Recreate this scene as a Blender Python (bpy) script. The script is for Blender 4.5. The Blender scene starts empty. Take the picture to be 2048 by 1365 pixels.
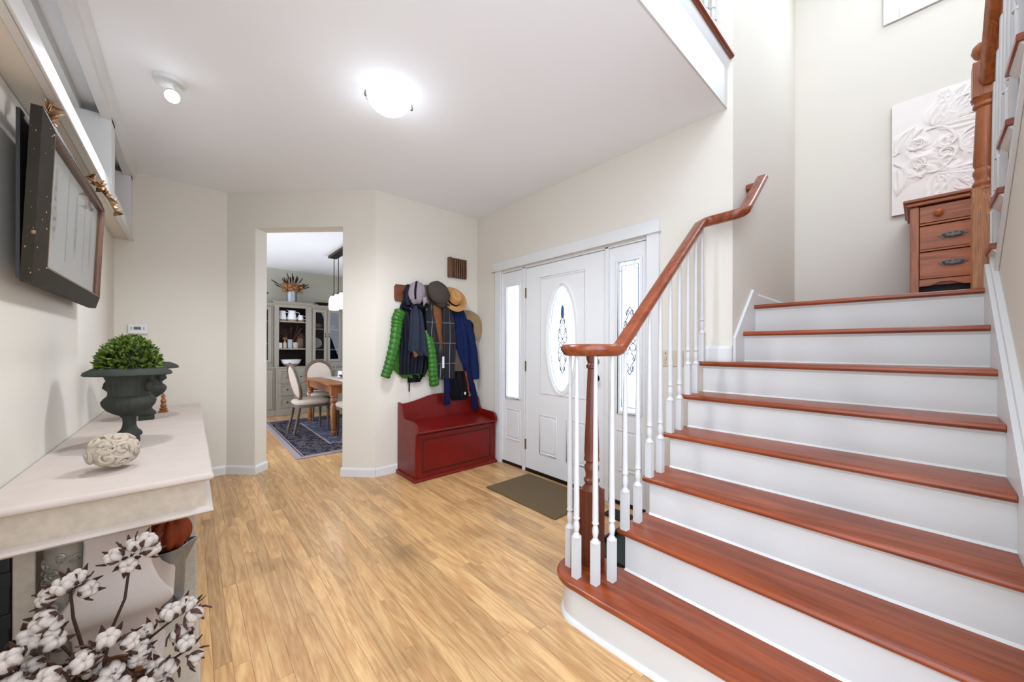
import bpy, bmesh, math, random
from mathutils import Vector, Matrix, noise
from math import sin, cos, pi, radians, sqrt, atan2, exp
random.seed(7)
sc = bpy.context.scene
COL = sc.collection

# ---------------------------------------------------------------- camera
CAM_H = 1.24
cam_d = bpy.data.cameras.new('camera')
cam_d.sensor_width = 36.0
cam_d.sensor_fit = 'HORIZONTAL'
cam_d.lens = 36.0 * 725.27 / 2048.0
cam_d.shift_y = (696.92 - 682.5) / 2048.0
cam_d.clip_start = 0.02
cam = bpy.data.objects.new('camera', cam_d)
COL.objects.link(cam)
cam.location = (0, 0, CAM_H)
cam.rotation_euler = (Matrix.Rotation(-0.7264, 4, 'Z') @ Matrix.Rotation(pi / 2, 4, 'X') @ Matrix.Rotation(0.0023, 4, 'Z')).to_euler()
sc.camera = cam

# ---------------------------------------------------------------- world, daylight, exposure
sc.view_settings.view_transform = 'Standard'
sc.view_settings.look = 'None'
sc.view_settings.gamma = 1.0
sc.view_settings.use_curve_mapping = False
sc.view_settings.exposure = 0.72
sc.view_settings.use_white_balance = True
sc.view_settings.white_balance_temperature = 5600
sc.view_settings.white_balance_tint = 10
sc.cycles.use_denoising = True
sc.cycles.max_bounces = 6
sc.cycles.diffuse_bounces = 4
sc.cycles.glossy_bounces = 3
sc.cycles.transparent_max_bounces = 6
sc.cycles.use_adaptive_sampling = True
sc.cycles.adaptive_threshold = 0.05
sc.cycles.sample_clamp_indirect = 8.0
w = bpy.data.worlds.new('overcast_sky')
sc.world = w
w.use_nodes = True
bg = w.node_tree.nodes['Background']
bg.inputs[0].default_value = (0.98, 0.99, 1.0, 1)
bg.inputs[1].default_value = 2.1


def area_light(name, loc, target, sx, sy, power, color=(1, 1, 1)):
    l = bpy.data.lights.new(name, 'AREA')
    l.shape = 'RECTANGLE'
    l.size, l.size_y = sx, sy
    l.energy = power
    l.color = color
    o = bpy.data.objects.new(name, l)
    COL.objects.link(o)
    o.location = loc
    d = Vector(target) - Vector(loc)
    o.rotation_euler = d.to_track_quat('-Z', 'Y').to_euler()
    return o


area_light('added_fill_upper_hall', (1.0, -1.0, 4.7), (3.4, 0.2, 1.6), 1.8, 1.4, 26, (0.97, 0.985, 1.0))  # added fill light for the stairwell walls; no window is built there
area_light('daylight_stair_window', (4.05, -0.35, 4.5), (1.6, 0.2, 1.0), 0.9, 1.0, 13, (0.95, 0.98, 1.0))
area_light('daylight_dining_window', (3.05, 5.4, 1.6), (1.2, 5.6, 0.9), 1.6, 1.5, 16, (0.95, 0.98, 1.0))
area_light('added_fill_behind_camera', (0.4, -2.6, 1.7), (1.1, 2.5, 1.2), 2.6, 1.9, 30, (1.0, 0.99, 0.97))  # added fill light behind the camera; no window exists there


# ---------------------------------------------------------------- mesh helpers
ORG = {}


class MB:
    def __init__(self):
        self.v, self.f, self.mi = [], [], []

    def add(self, vs, fs):
        b = len(self.v)
        self.v += [tuple(p) for p in vs]
        self.f += [tuple(i + b for i in f) for f in fs]
        return self

    def box(self, x0, x1, y0, y1, z0, z1):
        x0, x1 = min(x0, x1), max(x0, x1)
        y0, y1 = min(y0, y1), max(y0, y1)
        z0, z1 = min(z0, z1), max(z0, z1)
        vs = [(x, y, z) for z in (z0, z1) for y in (y0, y1) for x in (x0, x1)]
        return self.add(vs, [(0, 2, 3, 1), (4, 5, 7, 6), (0, 1, 5, 4), (2, 6, 7, 3), (0, 4, 6, 2), (1, 3, 7, 5)])

    def prism(self, poly, axis, a, b):
        """poly: 2D outline, axis: extrusion axis. x->(y,z) y->(x,z) z->(x,y)"""
        def P(u, v, t):
            return {'x': (t, u, v), 'y': (u, t, v), 'z': (u, v, t)}[axis]
        n = len(poly)
        vs = [P(u, v, a) for u, v in poly] + [P(u, v, b) for u, v in poly]
        fs = [tuple(range(n)), tuple(range(2 * n - 1, n - 1, -1))]
        for i in range(n):
            j = (i + 1) % n
            fs.append((i, i + n, j + n, j))
        return self.add(vs, fs)

    def lathe(self, prof, c=(0, 0, 0), n=24, flute=None, axis='z', square=0.0, cap=True):
        vs, fs = [], []
        m = len(prof)
        for k, (r, z) in enumerate(prof):
            for i in range(n):
                t = 2 * pi * (i + (0.5 if n == 4 else 0)) / n
                rr = r if flute is None else flute(r, z, t)
                p = (rr * cos(t), rr * sin(t), z)
                if axis == 'x':
                    p = (p[2], p[0], p[1])
                elif axis == 'y':
                    p = (p[0], p[2], p[1])
                vs.append((c[0] + p[0], c[1] + p[1], c[2] + p[2]))
        for k in range(m - 1):
            for i in range(n):
                j = (i + 1) % n
                fs.append((k * n + i, k * n + j, (k + 1) * n + j, (k + 1) * n + i))
        if cap:
            fs.append(tuple(range(n - 1, -1, -1)))
            fs.append(tuple(range((m - 1) * n, m * n)))
        return self.add(vs, fs)

    def tube(self, pts, rad, n=8, closed=False, flat=1.0, ref=None):
        pts = [Vector(p) for p in pts]
        m = len(pts)
        vs, fs = [], []
        up = Vector(ref) if ref else Vector((0.13, 0.21, 0.97))
        for k, p in enumerate(pts):
            if closed:
                t = pts[(k + 1) % m] - pts[(k - 1) % m]
            else:
                t = pts[min(k + 1, m - 1)] - pts[max(k - 1, 0)]
            if t.length < 1e-9:
                t = Vector((0, 0, 1))
            t.normalize()
            if ref is None and abs(t.dot(up)) > 0.95:
                a = t.cross(Vector((1, 0.1, 0))).normalized()
            else:
                a = t.cross(up).normalized()
            b = a.cross(t).normalized()
            r = rad[k] if isinstance(rad, (list, tuple)) else rad
            for i in range(n):
                q = 2 * pi * i / n
                vs.append(p + a * (r * cos(q)) + b * (r * flat * sin(q)))
        for k in range(m if closed else m - 1):
            k2 = (k + 1) % m
            for i in range(n):
                j = (i + 1) % n
                fs.append((k * n + i, k * n + j, k2 * n + j, k2 * n + i))
        if not closed:
            fs.append(tuple(range(n - 1, -1, -1)))
            fs.append(tuple(range((m - 1) * n, m * n)))
        return self.add(vs, fs)

    def sweep(self, prof, pts):
        """profile (u sideways, v up) along a path; the profile stays upright"""
        pts = [Vector(p) for p in pts]
        m, n = len(pts), len(prof)
        vs, fs = [], []
        for k, p in enumerate(pts):
            t0 = pts[k] - pts[max(k - 1, 0)]
            t1 = pts[min(k + 1, m - 1)] - pts[k]
            t = (t0.normalized() if t0.length > 0 else Vector()) + (t1.normalized() if t1.length > 0 else Vector())
            h = Vector((t.x, t.y, 0)).normalized()
            t.normalize()
            a = Vector((h.y, -h.x, 0))
            b = a.cross(t).normalized()
            hh = [x for x in (Vector((t0.x, t0.y, 0)), Vector((t1.x, t1.y, 0))) if x.length > 1e-6]
            s = 1.0
            if len(hh) == 2:
                c = max(0.5, min(1.0, cos(hh[0].angle(hh[1]) / 2)))
                s = 1 / c
            for u, v in prof:
                vs.append(p + a * (u * s) + b * v)
        for k in range(m - 1):
            for i in range(n):
                j = (i + 1) % n
                fs.append((k * n + i, k * n + j, (k + 1) * n + j, (k + 1) * n + i))
        fs.append(tuple(range(n - 1, -1, -1)))
        fs.append(tuple(range((m - 1) * n, m * n)))
        return self.add(vs, fs)

    def sphere(self, c, r, n=12, m=8, disp=None):
        rx, ry, rz = r if isinstance(r, (tuple, list)) else (r, r, r)
        vs, fs = [], []
        for k in range(m + 1):
            ph = pi * k / m
            for i in range(n):
                t = 2 * pi * i / n
                d = Vector((sin(ph) * cos(t), sin(ph) * sin(t), cos(ph)))
                s = 1.0 if disp is None else disp(d)
                vs.append((c[0] + rx * d.x * s, c[1] + ry * d.y * s, c[2] + rz * d.z * s))
        for k in range(m):
            for i in range(n):
                j = (i + 1) % n
                fs.append((k * n + i, (k + 1) * n + i, (k + 1) * n + j, k * n + j))
        return self.add(vs, fs)

    def grid(self, fn, nu, nv, flip=False):
        vs = [fn(i / nu, j / nv) for j in range(nv + 1) for i in range(nu + 1)]
        fs = []
        for j in range(nv):
            for i in range(nu):
                a = j * (nu + 1) + i
                q = (a, a + 1, a + nu + 2, a + nu + 1)
                fs.append(q[::-1] if flip else q)
        return self.add(vs, fs)

    def xf(self, M):
        self.v = [tuple(M @ Vector(p)) for p in self.v]
        return self

    def build(self, name, mat, parent=None, smooth=40, bevel=0, fix=True, seg=2):
        me = bpy.data.meshes.new(name)
        if parent is not None:
            org = ORG[parent]
        else:
            xs, ys, zs = zip(*self.v)
            org = Vector(((min(xs) + max(xs)) / 2, (min(ys) + max(ys)) / 2, min(zs)))
        me.from_pydata([tuple(Vector(p) - org) for p in self.v], [], self.f)
        me.validate()
        bm = bmesh.new()
        bm.from_mesh(me)
        bmesh.ops.remove_doubles(bm, verts=bm.verts, dist=1e-6)
        if fix:
            bmesh.ops.recalc_face_normals(bm, faces=bm.faces)
        bm.to_mesh(me)
        bm.free()
        if smooth:
            me.shade_smooth()
            me.set_sharp_from_angle(angle=radians(smooth))
        if mat is not None:
            me.materials.append(mat)
        o = bpy.data.objects.new(name, me)
        COL.objects.link(o)
        if parent is not None:
            o.parent = parent
        else:
            o.location = org
        ORG[o] = org
        if bevel:
            md = o.modifiers.new('edge', 'BEVEL')
            md.width = bevel
            md.segments = seg
            md.limit_method = 'ANGLE'
            md.angle_limit = radians(40)
        return o


def B(*a):
    return MB().box(*a)


def thing(name, label, cat, loc=(0, 0, 0), group=None):
    o = bpy.data.objects.new(name, None)
    COL.objects.link(o)
    o.empty_display_size = 0.1
    o.location = loc
    ORG[o] = Vector(loc)
    o['label'] = label
    o['category'] = cat
    if group:
        o['group'] = group
    return o


def tag(o, label, cat, group=None):
    o['label'] = label
    o['category'] = cat
    if group:
        o['group'] = group
    return o


def struct(o, label=None, cat=None):
    o['kind'] = 'structure'
    if label:
        o['label'] = label
    if cat:
        o['category'] = cat
    return o


def copy_tree(o, parent=None):
    c = o.copy()
    COL.objects.link(c)
    c.parent = parent
    ORG[c] = ORG[o]
    for ch in list(o.children):
        copy_tree(ch, c)
    return c


def cover(obj, verts=None):
    return obj


def lerp(a, b, t):
    return a + (b - a) * t


def interp(rows, t):
    """rows sorted tuples; t in 0..1 over the index with linear steps"""
    n = len(rows) - 1
    x = max(0.0, min(0.999999, t)) * n
    i = int(x)
    f = x - i
    f = f * f * (3 - 2 * f) * 0.5 + f * 0.5
    return [lerp(a, b, f) for a, b in zip(rows[i], rows[i + 1])]


# ---------------------------------------------------------------- materials
def nt(name):
    m = bpy.data.materials.new(name)
    m.use_nodes = True
    t = m.node_tree
    b = t.nodes['Principled BSDF']
    return m, t, b


def N(t, kind, **kw):
    n = t.nodes.new(kind)
    for k, v in kw.items():
        setattr(n, k, v)
    return n


def col(c):
    return (c[0], c[1], c[2], 1)


def srgb(r, g, b, k=0.66):
    f = lambda v: (v / 255 / 12.92) if v / 255 <= 0.04045 else ((v / 255 + 0.055) / 1.055) ** 2.4
    return (f(r) * k, f(g) * k, f(b) * k)


def plain(name, c, rough=0.5, metal=0.0, noise_amt=0.06, nscale=18.0, bump=0.0, bscale=200.0, spec=None, coat=0.0, trans=0.0):
    m, t, b = nt(name)
    tc = N(t, 'ShaderNodeTexCoord')
    nz = N(t, 'ShaderNodeTexNoise')
    nz.inputs['Scale'].default_value = nscale
    nz.inputs['Detail'].default_value = 3 if noise_amt > 0.03 else 0
    t.links.new(tc.outputs['Object'], nz.inputs['Vector'])
    mx = N(t, 'ShaderNodeMix', data_type='RGBA')
    mx.inputs[6].default_value = col([x * (1 - noise_amt) for x in c])
    mx.inputs[7].default_value = col([min(1, x * (1 + noise_amt)) for x in c])
    t.links.new(nz.outputs[0], mx.inputs[0])
    t.links.new(mx.outputs[2], b.inputs['Base Color'])
    b.inputs['Roughness'].default_value = rough
    b.inputs['Metallic'].default_value = metal
    b.inputs['Specular IOR Level'].default_value = spec if spec is not None else (0.15 if rough > 0.5 else 0.4)
    b.inputs['Coat Weight'].default_value = coat
    if bump:
        n2 = N(t, 'ShaderNodeTexNoise')
        n2.inputs['Scale'].default_value = bscale
        n2.inputs['Detail'].default_value = 3
        t.links.new(tc.outputs['Object'], n2.inputs['Vector'])
        bp = N(t, 'ShaderNodeBump')
        bp.inputs['Strength'].default_value = bump
        bp.inputs['Distance'].default_value = 0.004
        t.links.new(n2.outputs[0], bp.inputs['Height'])
        t.links.new(bp.outputs[0], b.inputs['Normal'])
    return m


def wood(name, dark, light, axis='y', rough=0.35, scale=1.0, rand=0.25, ring=9.0, coat=0.0, worn=0.0, space='world', contrast=1.0, stains=()):
    """grain stretched along one axis; every object gets its own offset and tint"""
    m, t, b = nt(name)
    if space == 'world':
        g = N(t, 'ShaderNodeNewGeometry')
        src = g.outputs['Position']
    else:
        g = N(t, 'ShaderNodeTexCoord')
        src = g.outputs['Object']
    oi = N(t, 'ShaderNodeObjectInfo')
    ofs = N(t, 'ShaderNodeVectorMath', operation='SCALE')
    ofs.inputs[0].default_value = (37.0, 53.0, 71.0)
    t.links.new(oi.outputs['Random'], ofs.inputs['Scale'])
    ad = N(t, 'ShaderNodeVectorMath', operation='ADD')
    t.links.new(src, ad.inputs[0])
    t.links.new(ofs.outputs[0], ad.inputs[1])
    mp = N(t, 'ShaderNodeMapping')
    s = {'x': (0.09, 1, 1), 'y': (1, 0.09, 1), 'z': (1, 1, 0.09)}[axis]
    mp.inputs['Scale'].default_value = [k * scale for k in s]
    t.links.new(ad.outputs[0], mp.inputs['Vector'])
    nz = N(t, 'ShaderNodeTexNoise')
    nz.inputs['Scale'].default_value = 7
    nz.inputs['Detail'].default_value = 3
    nz.inputs['Distortion'].default_value = 0.6
    t.links.new(mp.outputs[0], nz.inputs['Vector'])
    mul = N(t, 'ShaderNodeMath', operation='MULTIPLY')
    mul.inputs[1].default_value = ring
    t.links.new(nz.outputs[0], mul.inputs[0])
    fr = N(t, 'ShaderNodeMath', operation='PINGPONG')
    fr.inputs[1].default_value = 0.5
    t.links.new(mul.outputs[0], fr.inputs[0])
    fine = N(t, 'ShaderNodeTexNoise')
    fine.inputs['Scale'].default_value = 90
    fine.inputs['Detail'].default_value = 3
    t.links.new(mp.outputs[0], fine.inputs['Vector'])
    a1 = N(t, 'ShaderNodeMath', operation='MULTIPLY_ADD')
    a1.inputs[1].default_value = 0.9 * contrast
    t.links.new(fr.outputs[0], a1.inputs[0])
    f2 = N(t, 'ShaderNodeMath', operation='MULTIPLY')
    f2.inputs[1].default_value = 0.7
    t.links.new(fine.outputs[0], f2.inputs[0])
    t.links.new(f2.outputs[0], a1.inputs[2])
    mx = N(t, 'ShaderNodeMix', data_type='RGBA')
    mx.inputs[6].default_value = col(dark)
    mx.inputs[7].default_value = col(light)
    t.links.new(a1.outputs[0], mx.inputs[0])
    hs = N(t, 'ShaderNodeHueSaturation')
    r1 = N(t, 'ShaderNodeMath', operation='MULTIPLY_ADD')
    r1.inputs[1].default_value = rand
    r1.inputs[2].default_value = 1 - rand / 2
    t.links.new(oi.outputs['Random'], r1.inputs[0])
    t.links.new(r1.outputs[0], hs.inputs['Value'])
    t.links.new(mx.outputs[2], hs.inputs['Color'])
    out = hs.outputs[0]
    if worn:
        wn = N(t, 'ShaderNodeTexNoise')
        wn.inputs['Scale'].default_value = 2.3
        wn.inputs['Detail'].default_value = 2
        t.links.new(src, wn.inputs['Vector'])
        cr = N(t, 'ShaderNodeMapRange')
        cr.inputs[1].default_value = 0.58
        cr.inputs[2].default_value = 0.75
        cr.inputs[3].default_value = 0
        cr.inputs[4].default_value = worn
        t.links.new(wn.outputs[0], cr.inputs[0])
        m2 = N(t, 'ShaderNodeMix', data_type='RGBA')
        m2.inputs[7].default_value = col([x * 0.45 for x in dark])
        t.links.new(cr.outputs[0], m2.inputs[0])
        t.links.new(out, m2.inputs[6])
        out = m2.outputs[2]
    for sx, sy, rx, ry, k in stains:
        s1 = N(t, 'ShaderNodeVectorMath', operation='SUBTRACT')
        s1.inputs[1].default_value = (sx, sy, 0)
        t.links.new(src, s1.inputs[0])
        s2 = N(t, 'ShaderNodeVectorMath', operation='DIVIDE')
        s2.inputs[1].default_value = (rx, ry, 1)
        t.links.new(s1.outputs[0], s2.inputs[0])
        s3 = N(t, 'ShaderNodeVectorMath', operation='LENGTH')
        t.links.new(s2.outputs[0], s3.inputs[0])
        s4 = N(t, 'ShaderNodeMath', operation='ADD')
        t.links.new(s3.outputs['Value'], s4.inputs[0])
        t.links.new(nz.outputs[0], s4.inputs[1])
        s5 = N(t, 'ShaderNodeMapRange')
        s5.inputs[1].default_value = 0.5
        s5.inputs[2].default_value = 1.5
        s5.inputs[3].default_value = k
        s5.inputs[4].default_value = 0.0
        t.links.new(s4.outputs[0], s5.inputs[0])
        s6 = N(t, 'ShaderNodeMix', data_type='RGBA')
        s6.inputs[7].default_value = (0.10, 0.065, 0.03, 1)
        t.links.new(s5.outputs[0], s6.inputs[0])
        t.links.new(out, s6.inputs[6])
        out = s6.outputs[2]
    t.links.new(out, b.inputs['Base Color'])
    b.inputs['Roughness'].default_value = rough
    b.inputs['Coat Weight'].default_value = coat
    b.inputs['Coat Roughness'].default_value = 0.12
    bp = N(t, 'ShaderNodeBump')
    bp.inputs['Strength'].default_value = 0.12
    bp.inputs['Distance'].default_value = 0.002
    t.links.new(fine.outputs[0], bp.inputs['Height'])
    t.links.new(bp.outputs[0], b.inputs['Normal'])
    return m


def emit(name, c, s):
    m, t, b = nt(name)
    b.inputs['Base Color'].default_value = col(c)
    b.inputs['Emission Color'].default_value = col(c)
    b.inputs['Emission Strength'].default_value = s
    m.cycles.emission_sampling = 'NONE'
    return m


def glass(name, tint=(1, 1, 1), rough=0.0, clear=0.85):
    """thin pane: mostly see-through, with a glossy reflection"""
    m, t, b = nt(name)
    out = t.nodes['Material Output']
    tr = N(t, 'ShaderNodeBsdfTransparent')
    tr.inputs[0].default_value = col([x * clear for x in tint])
    gl = N(t, 'ShaderNodeBsdfGlossy')
    gl.inputs['Roughness'].default_value = rough
    lw = N(t, 'ShaderNodeLayerWeight')
    pw = N(t, 'ShaderNodeMath', operation='POWER')
    pw.inputs[1].default_value = 5.0
    t.links.new(lw.outputs['Facing'], pw.inputs[0])
    fr = N(t, 'ShaderNodeMath', operation='MULTIPLY_ADD')
    fr.inputs[1].default_value = 0.7
    fr.inputs[2].default_value = 0.04
    t.links.new(pw.outputs[0], fr.inputs[0])
    ms = N(t, 'ShaderNodeMixShader')
    t.links.new(fr.outputs[0], ms.inputs[0])
    t.links.new(tr.outputs[0], ms.inputs[1])
    t.links.new(gl.outputs[0], ms.inputs[2])
    t.links.new(ms.outputs[0], out.inputs[0])
    return m


def frosted(name, c):
    m, t, b = nt(name)
    out = t.nodes['Material Output']
    tl = N(t, 'ShaderNodeBsdfTranslucent')
    tl.inputs[0].default_value = col(c)
    tr = N(t, 'ShaderNodeBsdfTransparent')
    tr.inputs[0].default_value = col(c)
    ms = N(t, 'ShaderNodeMixShader')
    ms.inputs[0].default_value = 0.6
    gl = N(t, 'ShaderNodeBsdfGlossy')
    gl.inputs['Roughness'].default_value = 0.25
    m2 = N(t, 'ShaderNodeMixShader')
    m2.inputs[0].default_value = 0.04
    t.links.new(tl.outputs[0], ms.inputs[1])
    t.links.new(tr.outputs[0], ms.inputs[2])
    t.links.new(ms.outputs[0], m2.inputs[1])
    t.links.new(gl.outputs[0], m2.inputs[2])
    t.links.new(m2.outputs[0], out.inputs[0])
    return m


M = {}
M['wall'] = plain('wall_paint', (0.69, 0.645, 0.555), 0.75, noise_amt=0.015, nscale=3, spec=0.25)
M['ceil'] = plain('ceiling_paint', (0.85, 0.86, 0.87), 0.85, noise_amt=0.01, nscale=2, spec=0.2)
M['trim'] = plain('white_trim_paint', (0.68, 0.675, 0.655), 0.38, noise_amt=0.012, nscale=6)
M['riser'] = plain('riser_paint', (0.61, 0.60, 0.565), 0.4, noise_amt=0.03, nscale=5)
M['cream_trim'] = plain('cream_step_moulding', (0.66, 0.655, 0.62), 0.4, noise_amt=0.02)
M['baluster'] = plain('darkened_baluster_white', (0.57, 0.565, 0.55), 0.4, noise_amt=0.02)  # shade put into the colour: trim white darkened against strong light
M['door'] = plain('door_paint', (0.71, 0.705, 0.69), 0.38, noise_amt=0.01)
M['dwall'] = plain('dining_wall_paint', (0.40, 0.385, 0.31), 0.8, noise_amt=0.03, nscale=4, spec=0.2)
M['floor'] = wood('oak_floor_board', srgb(156, 105, 58, 1.0), srgb(217, 180, 124, 1.0), 'y', 0.34, 1.5, 0.36, 7.0, coat=0.1, worn=0.4, contrast=0.9, stains=((0.96, 2.09, 0.1, 0.22, 0.5), (1.0, 2.41, 0.1, 0.2, 0.35), (1.52, 2.4, 0.07, 0.16, 0.35), (1.73, 2.05, 0.1, 0.24, 0.42), (1.48, 1.94, 0.12, 0.18, 0.3), (0.66, 2.19, 0.05, 0.25, 0.25)))
M['cherry'] = wood('cherry_stained_tread', srgb(92, 34, 10, 1.0), srgb(158, 76, 34, 1.0), 'y', 0.3, 0.8, 0.12, 7.0, coat=0.06, worn=0.12)
M['cherryx'] = wood('cherry_stained_rail', srgb(96, 40, 16, 0.85), srgb(160, 82, 44, 0.85), 'x', 0.27, 0.8, 0.08, 6.0, coat=0.1)
M['newel'] = wood('dark_oak_newel', srgb(70, 26, 10), srgb(138, 66, 34), 'z', 0.35, 1.2, 0.1, 12.0)
M['oakz'] = wood('orange_oak_upright', srgb(112, 52, 16, 0.8), srgb(192, 112, 54, 0.8), 'z', 0.35, 1.2, 0.1, 9.0)
M['oaky'] = wood('orange_oak_level', srgb(120, 54, 14, 0.75), srgb(200, 112, 46, 0.75), 'y', 0.35, 1.0, 0.22, 7.0)
M['grey_hutch'] = plain('grey_cabinet_paint', srgb(150, 143, 128, 0.85), 0.5, noise_amt=0.05, nscale=9)
M['hutch_in'] = plain('dark_cabinet_back', srgb(52, 40, 34), 0.7, noise_amt=0.2)
M['pine'] = wood('honey_pine_table', srgb(132, 74, 32, 0.66), srgb(190, 120, 62, 0.66), 'y', 0.35, 1.0, 0.1, 5.0)
M['chairwood'] = wood('brown_chair_wood', srgb(74, 54, 38), srgb(124, 98, 74), 'z', 0.5, 2.0, 0.1, 5.0)
M['linen'] = plain('cream_linen', srgb(206, 192, 176, 0.75), 0.9, noise_amt=0.05, nscale=60, bump=0.15, bscale=500, spec=0.2)
M['white_ceramic'] = plain('white_glazed_ceramic', (0.72, 0.72, 0.72), 0.2, noise_amt=0.02)
M['clay'] = plain('bare_clay', srgb(176, 150, 126), 0.8, noise_amt=0.08)
M['zinc'] = plain('galvanised_zinc', srgb(140, 144, 146, 1.0), 0.42, 0.7, noise_amt=0.25, nscale=26)
M['dark_metal'] = plain('dark_bronze_metal', srgb(56, 46, 40), 0.4, 0.7, noise_amt=0.2)
M['brown_pot'] = plain('brown_stoneware', srgb(88, 62, 46), 0.4, noise_amt=0.25, nscale=20)
M['red'] = plain('red_worn_paint', srgb(124, 20, 13, 0.72), 0.32, noise_amt=0.28, nscale=9, bump=0.04, bscale=120)
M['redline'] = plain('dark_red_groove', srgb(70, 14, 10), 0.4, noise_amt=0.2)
M['mat'] = plain('brown_doormat_pile', srgb(124, 106, 78, 0.75), 0.95, noise_amt=0.6, nscale=190, bump=0.9, bscale=420, spec=0.1)
M['black'] = plain('black_plastic', (0.012, 0.012, 0.012), 0.5, noise_amt=0.2)
M['stone'] = plain('pale_cast_stone', srgb(208, 194, 182, 0.82), 0.7, noise_amt=0.09, nscale=11, bump=0.12, bscale=90)
M['stoneside'] = plain('tan_limewashed_stone', srgb(186, 172, 152, 0.85), 0.75, noise_amt=0.2, nscale=34, bump=0.2, bscale=120)
M['iron'] = plain('weathered_cast_iron', srgb(72, 74, 66), 0.68, 0.1, noise_amt=0.32, nscale=16, bump=0.25, bscale=70)
M['carved'] = plain('carved_cream_stone', srgb(196, 182, 162, 0.8), 0.75, noise_amt=0.18, nscale=24, bump=0.2, bscale=120)
M['leaf'] = plain('boxwood_leaf', srgb(98, 122, 26), 0.45, noise_amt=0.75, nscale=38)
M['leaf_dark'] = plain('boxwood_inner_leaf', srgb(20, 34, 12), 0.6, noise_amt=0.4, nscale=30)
M['frame'] = plain('bronze_picture_frame', srgb(54, 48, 36), 0.6, 0.0, noise_amt=0.35, nscale=10, bump=0.1, bscale=60)
M['gold'] = plain('antique_gold_leaf', srgb(156, 122, 88, 1.0), 0.38, 0.8, noise_amt=0.35, nscale=40)
M['copper_edge'] = wood('copper_inner_edge', srgb(74, 46, 26), srgb(128, 84, 48), 'z', 0.35, 3.0, 0.0, 8.0)
M['paper'] = plain('pale_print_paper', srgb(232, 234, 230, 1.0), 0.35, noise_amt=0.06, nscale=5)
M['paperline'] = plain('grey_print_line', srgb(196, 198, 198, 1.0), 0.4, noise_amt=0.1)
M['screen'] = plain('grey_lcd', srgb(96, 98, 96), 0.3)
M['clearglass'] = glass('clear_pane')
M['cabglass'] = glass('cabinet_pane', clear=0.8)
M['frost'] = frosted('frosted_leaded_glass', (0.97, 0.985, 1.0))
M['came'] = plain('lead_came', srgb(58, 74, 82), 0.5, 0.3, noise_amt=0.1)
M['bluebevel'] = plain('blue_bevel_glass', srgb(70, 110, 168), 0.1)
M['brass'] = plain('aged_brass_hinge', srgb(140, 122, 88, 1.0), 0.4, 0.8)
M['nickel'] = plain('brushed_nickel', srgb(150, 148, 142, 1.0), 0.35, 0.9)
M['pewter'] = plain('pewter_pull', srgb(120, 112, 104), 0.42, 0.75, noise_amt=0.45, nscale=90)
M['lampglass'] = emit('lit_opal_glass', (1.0, 0.985, 0.95), 2.5)
M['bulb'] = emit('lit_bulb', (1.0, 0.96, 0.90), 8.0)
M['pendglass'] = emit('lit_ribbed_glass', (1.0, 0.90, 0.80), 0.5)
M['green'] = plain('green_quilted_nylon', srgb(58, 122, 10, 0.62), 0.38, noise_amt=0.25, nscale=26, bump=0.1, bscale=90)
M['navy_dark'] = plain('charcoal_navy_nylon', srgb(24, 25, 38), 0.55, noise_amt=0.25, nscale=14, bump=0.1, bscale=60)
M['slate'] = plain('slate_navy_cloth', srgb(48, 54, 70), 0.6, noise_amt=0.15, nscale=12)
M['blue'] = plain('royal_navy_fleece', srgb(28, 42, 88), 0.85, noise_amt=0.25, nscale=22, bump=0.15, bscale=200)
M['navy'] = plain('navy_knit', srgb(20, 28, 70), 0.85, noise_amt=0.3, nscale=20)
M['olive'] = plain('olive_waxed_cotton', srgb(82, 72, 50), 0.5, noise_amt=0.45, nscale=18)
M['rust'] = plain('tan_coat_lining', srgb(140, 92, 54), 0.8, noise_amt=0.25, nscale=26)
M['blackcloth'] = plain('black_cloth', srgb(16, 16, 24), 0.7, noise_amt=0.3, nscale=20)
M['lilac'] = plain('lilac_grey_fleece', srgb(168, 156, 164), 0.85, noise_amt=0.2, nscale=30, bump=0.3, bscale=120)
M['tweed'] = plain('brown_grey_wool', srgb(86, 76, 70), 0.9, noise_amt=0.22, nscale=90, bump=0.2, bscale=400)
M['straw'] = plain('tan_straw', srgb(202, 152, 92, 0.8), 0.6, noise_amt=0.15, nscale=120, bump=0.2, bscale=300)
M['rackwood'] = wood('red_brown_rack_wood', srgb(96, 50, 26), srgb(140, 82, 50), 'x', 0.5, 2.0, 0.05, 5.0)
M['slatwood'] = wood('walnut_slat_wood', srgb(92, 58, 34), srgb(140, 98, 66), 'z', 0.5, 3.0, 0.1, 5.0)
M['cotton'] = plain('white_cotton_fibre', srgb(226, 212, 198, 0.6), 0.95, noise_amt=0.1, nscale=60, bump=0.5, bscale=160, spec=0.1)
M['husk'] = plain('dry_brown_husk', srgb(92, 66, 56), 0.75, noise_amt=0.45, nscale=40)
M['twig'] = plain('brown_twig', srgb(78, 58, 46), 0.8, noise_amt=0.3, nscale=60)
M['pumpkin'] = plain('rust_orange_velvet', srgb(146, 66, 30), 0.55, noise_amt=0.2, nscale=14)
M['silverleaf'] = plain('antique_silver_plaster', srgb(176, 168, 154), 0.45, 0.35, noise_amt=0.35, nscale=30)
M['beige_switch'] = plain('ivory_plastic', srgb(204, 192, 168, 1.0), 0.4)
M['dried'] = plain('tan_dried_flower', srgb(172, 124, 78, 0.62), 0.9, noise_amt=0.3, nscale=50)
M['dried_dark'] = plain('dark_dried_stem', srgb(74, 50, 46), 0.9, noise_amt=0.3, nscale=50)
M['curtain'] = plain('blue_curtain_cloth', srgb(40, 84, 140), 0.8, noise_amt=0.1)
M['wicker'] = plain('brown_woven_rush', srgb(128, 84, 50), 0.85, noise_amt=0.3, nscale=60, bump=0.6, bscale=120)
M['tray'] = plain('dark_green_tray', srgb(34, 44, 40), 0.5, noise_amt=0.3, nscale=30)
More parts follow.
